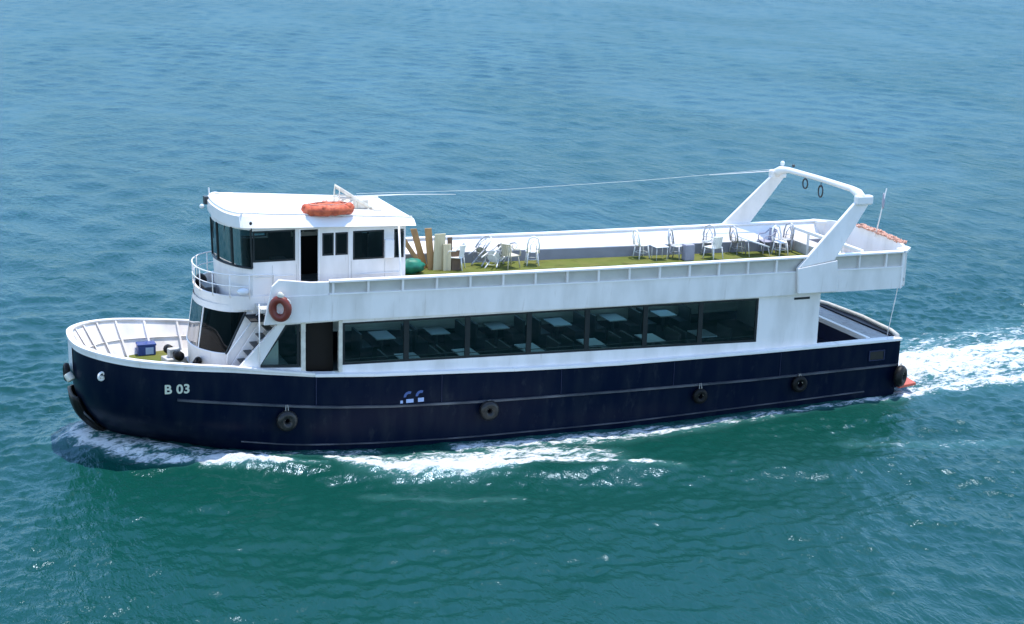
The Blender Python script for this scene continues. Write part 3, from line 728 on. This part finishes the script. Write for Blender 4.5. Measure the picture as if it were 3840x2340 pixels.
# ---- wheelhouse
whz = 4.45
wh = MB()
wtopz = lambda x: 7.20-.032*(x-6.5)
WY = 2.0
def wall(mb, sd, x0, x1, z0, z1, t=.06):
    y0, y1 = sorted((sd*WY, sd*(WY-t)))
    Z1 = z1 if callable(z1) else (lambda x: z1); Z0 = z0 if callable(z0) else (lambda x: z0)
    mb.strip([x0, x1], y0, y1, Z0, Z1)
for sd in (-1, 1):
    wall(wh, sd, 7.25, 8.72, whz-.1, 6.02); wall(wh, sd, 8.66, 8.82, 6.02, wtopz)
    wall(wh, sd, 8.72, 8.82, whz-.1, 6.02)
    wall(wh, sd, 7.25, 8.66, 7.05, wtopz); wall(wh, sd, 8.82, 9.42, 7.02, wtopz)
    wall(wh, sd, 9.42, 10.60, whz-.1, 6.12); wall(wh, sd, 9.42, 9.56, 6.12, wtopz); wall(wh, sd, 9.95, 10.0, 6.12, 6.88)
    wall(wh, sd, 10.43, 10.60, 6.12, wtopz); wall(wh, sd, 9.56, 10.43, 6.88, wtopz)
    wall(wh, sd, 10.60, 12.42, whz-.1, 5.93); wall(wh, sd, 10.60, 12.42, 6.90, wtopz)
    wall(wh, sd, 11.67, 12.02, 5.93, 6.90); wall(wh, sd, 12.36, 12.42, 5.93, 6.90)
wh.box(12.36, 12.42, -1.94, 1.94, whz-.1, 7.0)
WF = [(6.45, 0), (6.48, .45), (6.62, 1.0), (6.86, 1.55), (7.08, 1.84), (7.25, 2.0)]
WFC = crom(WF, 5); WP = [(p[0], p[1]) for p in WFC][::-1]+[(p[0], -p[1]) for p in WFC[1:]]
wbz = lambda x: 5.82 if x < 7.2 else 5.98
wh.ribbon([(x+.05, y, whz-.1) for x, y in WP], [(x, y, 5.86) for x, y in WP])
wh.ribbon([(x-.04, y, 7.08) for x, y in WP], [(x-.05, y, 7.25) for x, y in WP])
whs = wh.build('wheelhouse', WHITE, boat)
MB().slab([(x+.2, y*.94) for x, y in WP]+[(12.3, -1.9), (12.3, 1.9)], whz-.02, whz+.02).build('wheelhouse_floor', DARKIN, boat)
# front panes
cuts = [-2.01, -1.35, -.48, .48, 1.35, 2.01]
for a, b_ in zip(cuts, cuts[1:]):
    pts = [(x, y) for x, y in WP if a-.02 <= y <= b_+.12]
    MB().ribbon([(x, y, 5.86) for x, y in pts], [(x-.04, y, 7.08) for x, y in pts]).build('front_pane', GLASSW, whs, smooth=True)
for yy in cuts:
    p = min(WP, key=lambda q: abs(q[1]-yy)); MB().tube([(p[0]-.01, p[1], 5.84), (p[0]-.05, p[1], 7.1)], .035, 6).build('pane_post', DARKFR, whs)
A = [(x-.015, y*1.004, 5.84) for x, y in WP]; MB().tube(A, .035, 6).build('pane_seal', DARKFR, whs)
def side_window(x0, x1, z0, z1, sd, name='wheelhouse_window', t=.045):
    f = MB(); y0, y1 = sorted((sd*(WY+.006), sd*(WY-.05)))
    f.box(x0, x1, y0, y1, z0, z0+t); f.box(x0, x1, y0, y1, z1-t, z1); f.box(x0, x0+t, y0, y1, z0+t, z1-t); f.box(x1-t, x1, y0, y1, z0+t, z1-t)
    fo = f.build(name, DARKFR, whs)
for sd in (-1, 1):
    for (x0, x1, z0, z1) in ((7.27, 8.655, 6.03, 7.045), (9.565, 9.945, 6.125, 6.875), (10.005, 10.425, 6.125, 6.875), (10.605, 11.665, 5.935, 6.895), (12.025, 12.355, 5.935, 6.80)):
        f = MB(); t = .05; y0, y1 = sorted((sd*(WY+.006), sd*(WY-.05)))
        f.box(x0, x1, y0, y1, z0, z0+t); f.box(x0, x1, y0, y1, z1-t, z1); f.box(x0, x0+t, y0, y1, z0+t, z1-t); f.box(x1-t, x1, y0, y1, z0+t, z1-t)
        f.build('window_frame', DARKFR, whs)
        MB().add([(x0+t, sd*(WY-.02), z0+t), (x1-t, sd*(WY-.02), z0+t), (x1-t, sd*(WY-.02), z1-t), (x0+t, sd*(WY-.02), z1-t)], [(0, 1, 2, 3)]).build('side_pane', GLASSM, whs)
    # door posts and track
    for xx in (8.78, 9.42, 10.46): MB().box(xx, xx+.05, *sorted((sd*(WY+.03), sd*(WY+.002))), whz, 7.03).build('door_frame', WHITE2, whs)
MB().box(11.66, 11.98, -2.16, -2.004, 5.96, 6.58).build('fire_box', WHITE2, whs, bevel=.02)
MB().box(7.4, 12.3, 1.86, 1.90, 4.5, 5.99).build('cabin_lining', DARKIN, boat); MB().box(8.7, 9.5, 1.82, 1.86, 4.5, 7.0).build('cabin_lining', DARKIN, boat)  # dark sheets added over the far wall to darken the wheelhouse inside
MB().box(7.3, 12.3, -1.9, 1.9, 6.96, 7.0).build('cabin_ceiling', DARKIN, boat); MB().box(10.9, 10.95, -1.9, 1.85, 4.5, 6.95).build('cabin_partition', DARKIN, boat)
# things inside the wheelhouse that show through glass
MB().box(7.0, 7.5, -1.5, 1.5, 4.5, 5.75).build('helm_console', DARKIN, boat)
MB().box(8.1, 8.6, -1.2, -.7, 4.5, 5.9).build('helm_seat', SEATM, boat)
MB().torus((7.62, -.2, 5.8), .28, .025, 'x').build('steering_wheel', WOODD, boat, smooth=True)
for yy in (-1.0, 0.0, 1.0):
    p = min(WP, key=lambda q: abs(q[1]-yy)); MB().tube([(p[0]-.05, p[1], 7.08), (p[0]-.03, p[1]+.18, 6.45)], .012, 5).build('wiper', BOOT, whs)
MB().tube([(7.35, -2.06, 5.55), (8.6, -2.06, 5.55)], .016, 6).build('grab_rail', WHITE2, whs, smooth=True)
MB().tube([(10.7, -2.06, 5.45), (12.3, -2.06, 5.45)], .016, 6).build('grab_rail', WHITE2, whs, smooth=True)
for xx in (7.9, 8.7, 10.55, 11.7):
    MB().box(xx-.006, xx+.006, -2.008, -2.001, 4.5, 5.9).build('panel_seam', GREYW, whs)
# roof with visor
RF = [(6.36, 0), (6.40, .8), (6.50, 1.5), (6.74, 2.02), (7.15, 2.2), (7.8, 2.22), (9.5, 2.22), (11.5, 2.22), (12.72, 2.22)]
RFC = crom(RF, 4); RP = [(p[0], p[1]) for p in RFC][::-1]+[(p[0], -p[1]) for p in RFC[1:]]
rb_ = lambda x: float(np.interp(x, [6.1, 12.8], [7.22, 7.02])); rt_ = lambda x: float(np.interp(x, [6.3, 9.5, 12.8], [7.64, 7.44, 7.22]))
n = len(RP)
vs = [(x+.03 if x < 7.5 else x, y*.985, rb_(x)) for x, y in RP]+[(x, y*(.97 if x < 6.9 else .885), rt_(x)-.04) for x, y in RP]+[(x+.06 if x < 7.5 else x-.02, y*(.95 if x < 6.9 else .86), rt_(x)) for x, y in RP]
fs = [tuple(range(n)), tuple(range(3*n-1, 2*n-1, -1))]
for L in (0, 1):
    for k in range(n):
        k2 = (k+1) % n; fs.append((L*n+k, (L+1)*n+k, (L+1)*n+k2, L*n+k2))
roof = MB().add(vs, fs).build('wheelhouse_roof', WHITE2, boat)
tr = [(x+.08 if x < 7.5 else x-.05, y*(.93 if x < 6.9 else .845), rt_(x)+.035) for x, y in RP]
MB().tube(tr, .03, 6).build('roof_rim', WHITE2, roof, smooth=True)
MB().blob((7.15, -2.24, 7.36), .05, .04, .06).build('navigation_light', BOOT, roof, smooth=True)
MB().box(6.32, 6.46, .9, 1.15, 7.44, 7.70).build('horn_bracket', STEEL, roof)
MB().blob((6.32, 1.35, 7.30), .08, .09, .08).build('searchlight', LAMPG, roof, smooth=True)
MB().tube([(6.55, 1.2, 7.6), (6.53, 1.2, 7.95)], .02).build('bow_light_post', WHITE2, roof)
MB().tube([(11.95, -3.02, 5.0), (12.1, -2.24, 7.08)], .035).build('roof_stanchion', WHITE2, boat, smooth=True)
MB().tube([(11.95, 3.02, 5.0), (12.1, 2.24, 7.08)], .035).build('roof_stanchion', WHITE2, boat, smooth=True)

# ---- radar frame and lowered mast on the roof
mf = MB()
for yy in (-.45, .15):
    mf.tube([(10.55, yy, rt_(10.5)), (10.60, yy, 8.05), (11.75, yy, rt_(11.7))], .055)
    mf.tube([(10.58, yy, 7.72), (11.15, yy, 7.68), (11.15, yy, rt_(11))], .045); mf.tube([(11.15, yy, 7.68), (10.6, yy, 8.0)], .04)
    mf.tube([(10.57, yy, 7.35), (11.15, yy, 7.68)], .04)
for (x, z) in ((10.60, 8.05), (10.58, 7.72), (11.15, 7.68), (11.45, 7.48)):
    mf.tube([(x, -.45, z), (x, .15, z)], .024)
mfo = mf.build('mast_frame', CREAM, boat, smooth=True)
MB().box(11.22, 11.62, -.42, .12, rt_(11.4), 7.62).build('mast_box', CREAM, mfo, bevel=.03)
MB().box(11.70, 11.98, -.75, -.5, rt_(11.9), 7.35).build('mast_foot', CREAM, mfo, bevel=.02)
MB().tube([(11.3, -.05, 7.78), (17.0, .95, 7.52), (23.2, 2.0, 7.46), (29.45, 2.98, 7.52)], .005, 5).build('long_stay_wire', WHITE2, mfo, smooth=True)
MB().tube([(11.3, -.1, 7.70), (13.0, -.05, 7.68), (14.9, 0, 7.60)], [.022, .016, .008]).build('lowered_mast', WHITE2, mfo, smooth=True)

# ---- goalpost arch over the after deck
arch_o = MB()
def leg(sd):
    yb, yt = sd*3.24, sd*3.02
    t = .14*sd
    Q = [(26.95, 4.96, yb), (28.50, 5.18, yb), (29.98, 7.22, yt), (29.40, 7.30, yt)]
    vs = [(x, y, z) for x, z, y in Q]+[(x, y-t, z) for x, z, y in Q]
    return MB().add(vs, [(0, 1, 2, 3), (7, 6, 5, 4), (0, 4, 5, 1), (1, 5, 6, 2), (2, 6, 7, 3), (3, 7, 4, 0)])
cb = MB()
cb.tube([(29.62, -3.02, 7.33), (29.66, -2.7, 7.52), (29.70, -2.2, 7.60), (29.72, 0, 7.62), (29.70, 2.2, 7.60), (29.66, 2.7, 7.52), (29.62, 3.02, 7.33)], [.20, .17, .115, .105, .115, .17, .20], 12)
arch = cb.build('deck_arch', WHITE2, boat, smooth=True)
for sd in (-1, 1):
    leg(sd).build('arch_leg', WHITE, arch, bevel=.03)
    ya, yb = sorted((sd*3.255, sd*3.115))
    MB().prism([(27.05, 4.02), (28.75, 4.00), (28.62, 5.18), (26.95, 4.96)], ya, yb).build('arch_gusset', WHITE, arch, bevel=.02)
    MB().box(29.35, 30.05, *sorted((sd*3.14, sd*2.86)), 7.16, 7.50).build('arch_knuckle', WHITE2, arch, bevel=.06)
MB().blob((29.74, 2.75, 7.78), .09, .09, .10).build('arch_lamp', LAMPG, arch, smooth=True)
MB().blob((30.0, 2.35, 7.74), .07, .07, .06).build('deck_light', STEEL, arch, smooth=True)
MB().tube([(29.4, 3.0, 7.44), (26.6, 3.0, 7.38)], [.02, .008]).build('whip_aerial', WHITE2, arch, smooth=True)
for k, (yy, zz, R) in enumerate(((.95, 7.27, .17), (-.15, 7.16, .15))):
    m_ = MB(); m_.torus((29.70, yy, zz), R, .032, 'x', 16, 6, 1., 1.1 if k == 0 else 1.5); m_.tube([(29.7, yy, zz+R), (29.7, yy, 7.52)], .015)
    o = m_.build('hanging_rope_ring' if 0 else 'rope_coil', STEEL, None, smooth=True)
    tag(o, ('round dark rope coil hanging under the deck arch, nearer the far leg', 'long narrow dark rope coil hanging under the middle of the deck arch')[k], 'rope coil', 'rope coils hanging under the arch')

# ---- hull numbers and decal
def skin(x, z):
    best = min(range(NS), key=lambda i: abs(hull_pt(i, z)[0]-x)); p, q = hull_pt(max(best-1, 0), z), hull_pt(best+1, z)
    if p[0] > x: q = p; p = hull_pt(max(best-2, 0), z)
    t = (x-p[0])/(q[0]-p[0]); return p[1]+(q[1]-p[1])*t

def text(body, size, loc, m, name, parent, yaw=0.):
    cu = bpy.data.curves.new(name, 'FONT'); cu.body = body; cu.size = size; cu.resolution_u = 6; cu.extrude = .004; cu.space_character = 1.05; cu.offset = .012
    o = bpy.data.objects.new(name, cu); col.objects.link(o)
    dg = bpy.context.evaluated_depsgraph_get(); mesh = bpy.data.meshes.new_from_object(o.evaluated_get(dg))
    bpy.data.objects.remove(o); o = bpy.data.objects.new(name, mesh); col.objects.link(o); mesh.materials.append(m)
    o.rotation_euler = (math.pi/2, 0, yaw); o.location = loc
    mw = Matrix.LocRotScale(o.location, o.rotation_euler, None)
    for v in mesh.vertices:      # lay the letters on the curved plating
        w = mw @ v.co; w.y = skin(w.x, w.z)-.012+(.004 if v.co.z < 0 else 0); v.co = w
    o.rotation_euler = (0, 0, 0); o.location = (0, 0, 0); o.parent = parent; return o
# the port bow plating runs at an angle there: follow it
xa, xb = 4.18, 5.0; za = 2.17
ya, yb = skin(xa, za), skin(xb, za)
t_ = text('B 03', .42, (xa, ya-.05, za-.02), LETTER, 'bow_number', hull, math.atan2(yb-ya, xb-xa))
dec = MB()
def arc(mb, cx, cz, R, a0, a1, w, y):
    P = [(cx+math.cos(a)*R, y, cz+math.sin(a)*R) for a in np.linspace(a0, a1, 8)]; Q = [(cx+math.cos(a)*(R-w), y, cz+math.sin(a)*(R-w)) for a in np.linspace(a0, a1, 8)]
    mb.ribbon(P, Q)
arc(dec, 12.24, 1.40, .19, 1.1, 3.2, .09, -3.106); arc(dec, 12.66, 1.40, .19, 1.1, 3.2, .09, -3.106)
dec.build('side_emblem', DECALB, hull)
for (x, w, h_) in ((11.98, .09, .10), (12.27, .26, .13), (12.66, .21, .14)):
    d2 = MB(); d2.box(x-w/2, x+w/2, -3.112, -3.104, 1.19, 1.19+h_); d2.build('emblem_mark', DECALW, hull, bevel=.02)

# ---- bow fenders
ff = MB()
pts = []
bfr = MB()
S = []
for z in np.linspace(1.62, .18, 12):
    row = []
    for i, sd in [(i, 1) for i in range(8, 0, -1)]+[(i, -1) for i in range(9)]:
        thick = .16*math.sin(math.pi*min(1, max(.12, (1.75-z)/1.7)))+.05
        p = hull_pt(i, z, sd, thick*(1 if i < 7 else .35)); row.append(p)
    S.append(row)
vs = [p for r_ in S for p in r_]; w_ = len(S[0]); fs = []
for a in range(len(S)-1):
    for k in range(w_-1): fs.append((a*w_+k, a*w_+k+1, (a+1)*w_+k+1, (a+1)*w_+k))
bf = MB().add(vs, fs).build('bow_fender', RUBBER, boat, smooth=True)
sm = bf.modifiers.new('solid', 'SOLIDIFY'); sm.thickness = .12; sm.offset = -1
MB().tube([hull_pt(7, 1.30, -1, .13), hull_pt(8, 1.05, -1, .16), hull_pt(9, .72, -1, .15)], [.02, .045, .015], 8).build('fender_edge', GREYR, bf, smooth=True)  # grey tube painted for the lit edge of the fender
tnose = thing('bow_tyre', 'black tyre with a pale roller hung on the very tip of the bow', 'tyre', (1.52, -.28, 2.36))
MB().torus((0, 0, 0), .21, .10, 'x').build('tyre', RUBBER, tnose, smooth=True)
MB().tube([(-.02, -.30, .03), (.10, -.42, -.17)], .14, 12).build('roller', CREAM, tnose, smooth=True, bevel=.03)

# ---- tyre fenders along the port side
tyl = ['black tyre fender with a grey worn top, on the hull below the boarding door', 'black tyre fender with a pale worn top, just right of the blue emblem',
       'faint black tyre fender on the hull under the last two saloon windows', 'dark tyre fender roped to the rubbing rail below the wall aft of the windows', 'round black tyre fender bulging from the stern corner of the hull']
tys = [(8.04, -3.24, 1.00, .205, .15), (15.07, -3.26, .70, .205, .15), (23.26, -3.20, .46, .18, .11), (27.42, -3.20, .55, .21, .11), (31.86, -3.24, .50, .25, .17)]
for k, (x, y, z, R, r) in enumerate(tys):
    t = thing('tyre_fender', tyl[k], 'tyre', (x, y, z), 0 if k < 4 else .6, 'tyre fenders along the hull')
    m_ = MB(); m_.torus((0, 0, 0), R, r, 'y', 28, 12); m_.build('tyre', RUBBER if k > 1 else mat('worn_rubber', (.012, .0115, .011), .35, spec=.4, scale=5, dirt=(.04, .037, .035)), t, smooth=True)  # first two tyres: lighter rubber carries the sunlight on their tops
    m_ = MB(); zz = rub(x)-z
    for dx in (-.07, .07): m_.tube([(dx*.4, .02, zz+.08), (dx, -.03, R*.6), (dx*1.3, -r*.6, R*.2)], .018, 6)
    m_.build('rope', ROPEW, t, smooth=True)

# ---- lifebuoy on the fascia end
lb = thing('lifebuoy', 'dark red lifebuoy hanging at the front end of the upper deck fascia', 'lifebuoy', (7.84, -3.24, 4.76), -.55)
MB().torus((0, 0, 0), .25, .13, 'y', 28, 12, 1., 1.22).build('ring', REDBUOY, lb, smooth=True)
for a in (40, 140, 220, 320):
    a = math.radians(a); MB().torus((math.cos(a)*.25, 0, math.sin(a)*.25*1.22), .138, .02, 'y', 12, 6).build('band', REFL, lb, smooth=True)
MB().blob((.02, -.02, .42), .12, .08, .14, jit=.1, seed=4).build('bracket_cover', CREAM, lb, smooth=True)

# ---- life float on the roof: lumpy orange ring roll
zr = rt_(9.7)
lf = thing('life_float', 'bright orange lumpy life float lying on the white wheelhouse roof', 'life float', (9.85, -1.72, zr+.04))
rr = random.Random(3)
pts = []; rad = []
for k in range(36):
    a = 2*math.pi*k/36; pts.append((math.cos(a)*.70, math.sin(a)*.34, .15+rr.uniform(-.015, .015))); rad.append(.17+rr.uniform(-.02, .02))
m_ = MB(); m_.tube(pts, rad, 10, True); m_.build('float_ring', ORANGE, lf, smooth=True)
for k in range(9):
    a = 2*math.pi*k/9+.2; MB().blob((math.cos(a)*.74, math.sin(a)*.38, .17+rr.uniform(-.04, .06)), .17, .13, .15, jit=.12, seed=k).build('float_pad', ORANGE, lf, smooth=True)
m_ = MB(); m_.torus((0, 0, .33), .64, .02, 'z', 24, 6, 1., .5); m_.build('grab_rope', ORROPE, lf, smooth=True)
m_ = MB(); m_.box(-.45, .45, -.2, .2, .02, .28); m_.build('float_floor', REDBUOY, lf, bevel=.05)

# ---- chairs and tables on the upper deck
def make_chair(m, cross=False):
    root = bpy.data.objects.new('chair', None); root.scale = (1.12, 1.12, 1.12); root.empty_display_size = .2
    col.objects.link(root)
    s = MB(); s.slab([(.21*math.cos(a)*1.05, .21*math.sin(a)) for a in np.linspace(0, 2*math.pi, 16, endpoint=False)], .44, .475)
    s.torus((0, 0, .455), .215, .016, 'z', 20, 6); s.build('seat', m, root, smooth=False)
    for sx, sy in ((1, 1), (1, -1), (-1, 1), (-1, -1)):
        MB().tube([(.15*sx, .15*sy, .45), (.21*sx, .20*sy, 0)], .025, 6).build('leg', m, root, smooth=True)
    b_ = MB(); b_.tube([(-.19, -.19, .44), (-.24, -.20, .70), (-.27, -.15, .93), (-.28, 0, 1.0), (-.27, .15, .93), (-.24, .20, .70), (-.19, .19, .44)], .032, 6)
    b_.tube([(-.20, -.10, .46), (-.25, -.10, .68), (-.27, 0, .86), (-.25, .10, .68), (-.20, .10, .46)], .018, 6)
    b_.tube([(-.22, -.19, .58), (-.22, .19, .58)], .011, 6)
    b_.build('backrest', m, root, smooth=True)
    st = MB(); st.torus((0, 0, .2), .20, .009, 'z', 16, 5); st.build('stretcher', m, root, smooth=True)
    return root
def make_armchair(m):
    root = bpy.data.objects.new('armchair', None); root.scale = (1.1, 1.1, 1.1); root.empty_display_size = .2; col.objects.link(root)
    s = MB(); s.box(-.23, .24, -.24, .24, .40, .44); s.build('seat', m, root, bevel=.02)
    b_ = MB()
    for k in range(9):
        a0 = -1.0+k*.222; a1 = a0+.17; P = []
        b_.hexa([(-.24*math.cos(a0)-.0, .30*math.sin(a0), .42), (-.24*math.cos(a1), .30*math.sin(a1), .42), (-.21*math.cos(a1), .27*math.sin(a1), .42), (-.21*math.cos(a0), .27*math.sin(a0), .42),
                 (-.32*math.cos(a0), .30*math.sin(a0), .82), (-.32*math.cos(a1), .30*math.sin(a1), .82), (-.29*math.cos(a1), .27*math.sin(a1), .82), (-.29*math.cos(a0), .27*math.sin(a0), .82)])
    b_.tube([(-.32*math.cos(a), .31*math.sin(a), .83) for a in np.linspace(-1.05, 1.05, 12)], .022, 6)
    b_.build('backrest', m, root)
    for sy in (-1, 1):
        MB().tube([(-.16, .27*sy, .78), (-.02, .28*sy, .66), (.20, .28*sy, .64), (.25, .27*sy, .55), (.24, .25*sy, .42)], .022, 6).build('armrest', m, root, smooth=True)
    for sx in (-1, 1):
        for sy in (-1, 1): MB().tube([(.20*sx, .21*sy, .41), (.25*sx, .25*sy, 0)], .022, 6).build('leg', m, root, smooth=True)
    return root
def dup(root, m=None):
    c = copy_tree(root)
    if m is not None:
        for ch in c.children:
            ch.data = ch.data.copy(); ch.data.materials.clear(); ch.data.materials.append(m)
    return c
pc = make_chair(CHAIRW); pa = make_armchair(CHAIRW)
G = 'loose chairs on the open upper deck'
specs = [
 ('a', 15.55, 1.55, 2.6, None, None, 'low white armchair standing right of the brown boards'),
 ('c', 16.35, 1.75, .6, CHAIRG, (.0, 1.1, 0), 'grey metal chair tipped over in the jumble beside the wooden boards'),
 ('c', 16.75, 1.35, 2.4, CHAIRW, (1.3, .2, 0), 'white metal chair lying on its side in the jumble beside the wooden boards'),
 ('c', 17.25, 1.95, 3.6, CHAIRG, (.0, -.9, 0), 'grey metal chair leaning back behind the cream chair'),
 ('a', 17.6, 1.45, .25, CHAIRC, None, 'cream yellow plastic armchair right of the jumbled chairs'),
 ('c', 18.62, 1.75, 1.3, None, None, 'white metal chair standing alone left of the long empty stretch of green carpet'),
 ('c', 23.35, 2.15, .1, None, None, 'white chair with a slim arched back, leftmost of the group before the arch'),
 ('c', 24.65, 1.75, -.9, CHAIRG, None, 'grey chair with a high arched back, second from the left in the after group'),
 ('a', 26.1, 1.45, 1.9, None, None, 'white slatted armchair with its rounded back to the rail'),
 ('c', 26.3, 2.25, -2.2, CHAIRG, None, 'grey metal chair standing behind the white slatted armchair'),
 ('c', 27.65, 2.25, .2, CHAIRG, None, 'grey chair with a dark arched back left of the white folded table'),
 ('a', 28.95, 2.2, 3.0, CHAIRV, None, 'violet grey armchair right of the white folded table'),
 ('c', 29.25, 1.7, -1.4, None, None, 'white chair with thin legs in front of the violet grey armchair'),
 ('c', 29.75, 2.2, -2.7, CHAIRG, None, 'grey chair farthest aft beside the stern rail'),
]
firstc, firsta = True, True
for kind, x, y, rz, m, tilt, lab in specs:
    if kind == 'c':
        o = pc if (firstc and m is None) else dup(pc, m)
        if o is pc: firstc = False
    else:
        o = pa if (firsta and m is None) else dup(pa, m)
        if o is pa: firsta = False
    o.location = (x, y, zdk(x)+.022+(.24 if tilt else 0)); o.rotation_euler = (tilt[0], tilt[1], rz) if tilt else (0, 0, rz)
    tag(o, lab, 'chair', G)
# folded table leaning against chairs
tb = thing('folding_table', 'white folding table top tilted against the chairs under the arch', 'table', (28.15, 1.75, zdk(28)+.02), 0)
o = MB(); o.add([(-.62, -.3, .74), (.48, -.3, .38), (.48, .35, .38), (-.62, .35, .74), (-.63, -.3, .70), (.47, -.3, .34), (.47, .35, .34), (-.63, .35, .70)], [(0, 1, 2, 3), (7, 6, 5, 4), (0, 4, 5, 1), (1, 5, 6, 2), (2, 6, 7, 3), (3, 7, 4, 0)]); o.build('table_top', CHAIRW, tb)
for x, z in ((-.5, .66), (.42, .36)):
    for y in (-.25, .3): MB().tube([(x, y, z), (x+.1, y, 0)], .016, 6).build('leg', CHAIRW, tb, smooth=True)
t2 = thing('side_table', 'small white table standing right of the slim arched chair', 'table', (23.95, 1.75, zdk(24)+.02))
MB().box(-.3, .25, -.25, .25, .50, .53).build('table_top', CHAIRW, t2, bevel=.01)
for x in (-.25, .2):
    for y in (-.2, .2): MB().tube([(x, y, .5), (x, y, 0)], .014, 6).build('leg', CHAIRW, t2, smooth=True)
o = MB().box(-.2, .2, -.16, .16, 0, .62).build('storage_crate', CHAIRV, None, bevel=.02); o.location = (25.0, 1.45, zdk(25)+.022)
tag(o, 'pale violet upright crate standing in front of the high backed grey chair', 'crate')

# ---- boards, sack
def board(x, y, lx, h_, m, lab, lean_x, w=.22, name='wooden_board', rz=0.):
    o = MB()
    o.hexa([(-w/2, -.03, 0), (w/2, -.03, 0), (w/2, .03, 0), (-w/2, .03, 0), (-w/2+lean_x, .12, h_), (w/2+lean_x, .12, h_), (w/2+lean_x, .17, h_), (-w/2+lean_x, .17, h_)])
    q = o.build(name, m, None, bevel=.01); q.location = (x, y, zdk(x)+.022); q.rotation_euler = (0, 0, rz); tag(q, lab, 'board', 'boards stood up behind the wheelhouse'); return q
board(14.35, 1.75, 0, 1.25, WOOD, 'brown board leaning furthest left above the green sack', -.80, .20)
board(14.45, 1.85, 0, 1.45, WOOD, 'tall brown board with its top above the bulwark, left of the pale sheet', -.40, .24)
board(14.62, 1.6, 0, 1.50, WOOD, 'tallest orange brown board beside the pale sheet', -.10, .26)
board(14.85, 1.5, 0, 1.30, WOODL, 'broad pale cream sheet standing upright between brown boards', .10, .42)
board(15.12, 1.35, 0, .95, WOODL, 'short pale plank leaning on the right of the cream sheet', .05, .30)
board(15.30, 1.55, 0, 1.15, WOODD, 'dark brown pointed board right of the cream sheet', .04, .18)
board(15.48, 1.35, 0, .70, WOODD, 'short dull brown board at the right end of the stack', .02, .34)
sk = MB().blob((0, 0, .25), .50, .30, .27, 18, 11, .13, 5).build('green_sack', GREENB, None, smooth=True); sk.location = (13.62, 1.35, zdk(13.6)+.0)
sk.location = (13.70, 1.2, zdk(13.6)+.02); tag(sk, 'green tarpaulin sack lying behind the wheelhouse beside the boards', 'sack')

# ---- stern flag and ropes
fl = thing('flag_staff', 'thin white flagstaff leaning at the stern with a furled flag', 'flagpole', (31.98, -.75, 5.5))
MB().tube([(0, .05, -.1), (.0, -.15, .7), (.0, -.42, 1.85)], [.026, .022, .014], 8).build('pole', WHITE2, fl, smooth=True)
MB().blob((.0, -.28, 1.35), .05, .06, .30, jit=.15, seed=2).build('furled_flag', CHAIRV, fl, smooth=True)
rp_ = []
rr = random.Random(5)
m_ = MB()
for c in range(7):
    yy = .35-c*.42; xx = 32.12; zz = 5.56-.012*abs(yy)**2-.02*abs(yy)
    P = []
    for k in range(20):
        a = 2*math.pi*k/20; P.append((xx+math.cos(a)*rr.uniform(.10, .17), yy+math.sin(a)*rr.uniform(.20, .30), zz+rr.uniform(-.02, .08)))
    m_.tube(P, .035, 6, True); m_.tube([(p[0]-.05, p[1]*1.0+.06, p[2]+.02) for p in P], .025, 6, True)
tag(m_.build('mooring_rope', ORROPE, None, smooth=True), 'faded orange mooring rope heaped along the top of the stern bulwark', 'rope')

# ---- gear on the foredeck
bx = thing('cool_box', 'blue box with pale blue front on the green foredeck mat', 'box', (4.45, 2.05, ZDF+.022))
MB().box(-.30, .30, -.2, .2, 0, .32).build('body', BLUE, bx, bevel=.02)
MB().box(-.32, .32, -.22, .22, .325, .40).build('lid', BLUE, bx, bevel=.02)
MB().box(-.05, .22, -.215, -.203, .04, .28).build('front_panel', PBLUE, bx)
wd = thing('anchor_windlass', 'grey anchor windlass with a black drum in front of the cabin window', 'windlass', (5.15, .7, ZDF+.022), .2)
MB().box(-.35, .35, -.3, .3, 0, .22).build('base', GREYW, wd, bevel=.03)
MB().tube([(0, -.55, .36), (0, -.32, .36), (0, -.3, .36), (0, .3, .36), (0, .32, .36), (0, .55, .36)], [.16, .16, .09, .09, .16, .16], 14).build('drum', RUBBER, wd, smooth=True)
MB().box(-.2, .2, -.12, .12, .22, .52).build('gearbox', GREYW, wd, bevel=.03)
bl = thing('mooring_bollard', 'pair of pale steel bollards by the near bow rail', 'bollard', (5.3, -.9, ZDF+.0))
for s_ in (-.16, .16): MB().tube([(s_, 0, 0), (s_, 0, .42), (s_, 0, .46)], [.07, .07, .09], 12).build('post', GREYW, bl, smooth=True)
MB().box(-.3, .3, -.12, .12, 0, .03).build('base', GREYW, bl)
tt = MB().torus((0, 0, 0), .27, .09, 'x', 24, 10).build('loose_tyre', RUBBER, None, smooth=True); tt.location = (5.52, -1.15, ZDF+.36); tt.rotation_euler = (0, .25, -.55)
tag(tt, 'black tyre leaning against the white front of the lower cabin', 'tyre')
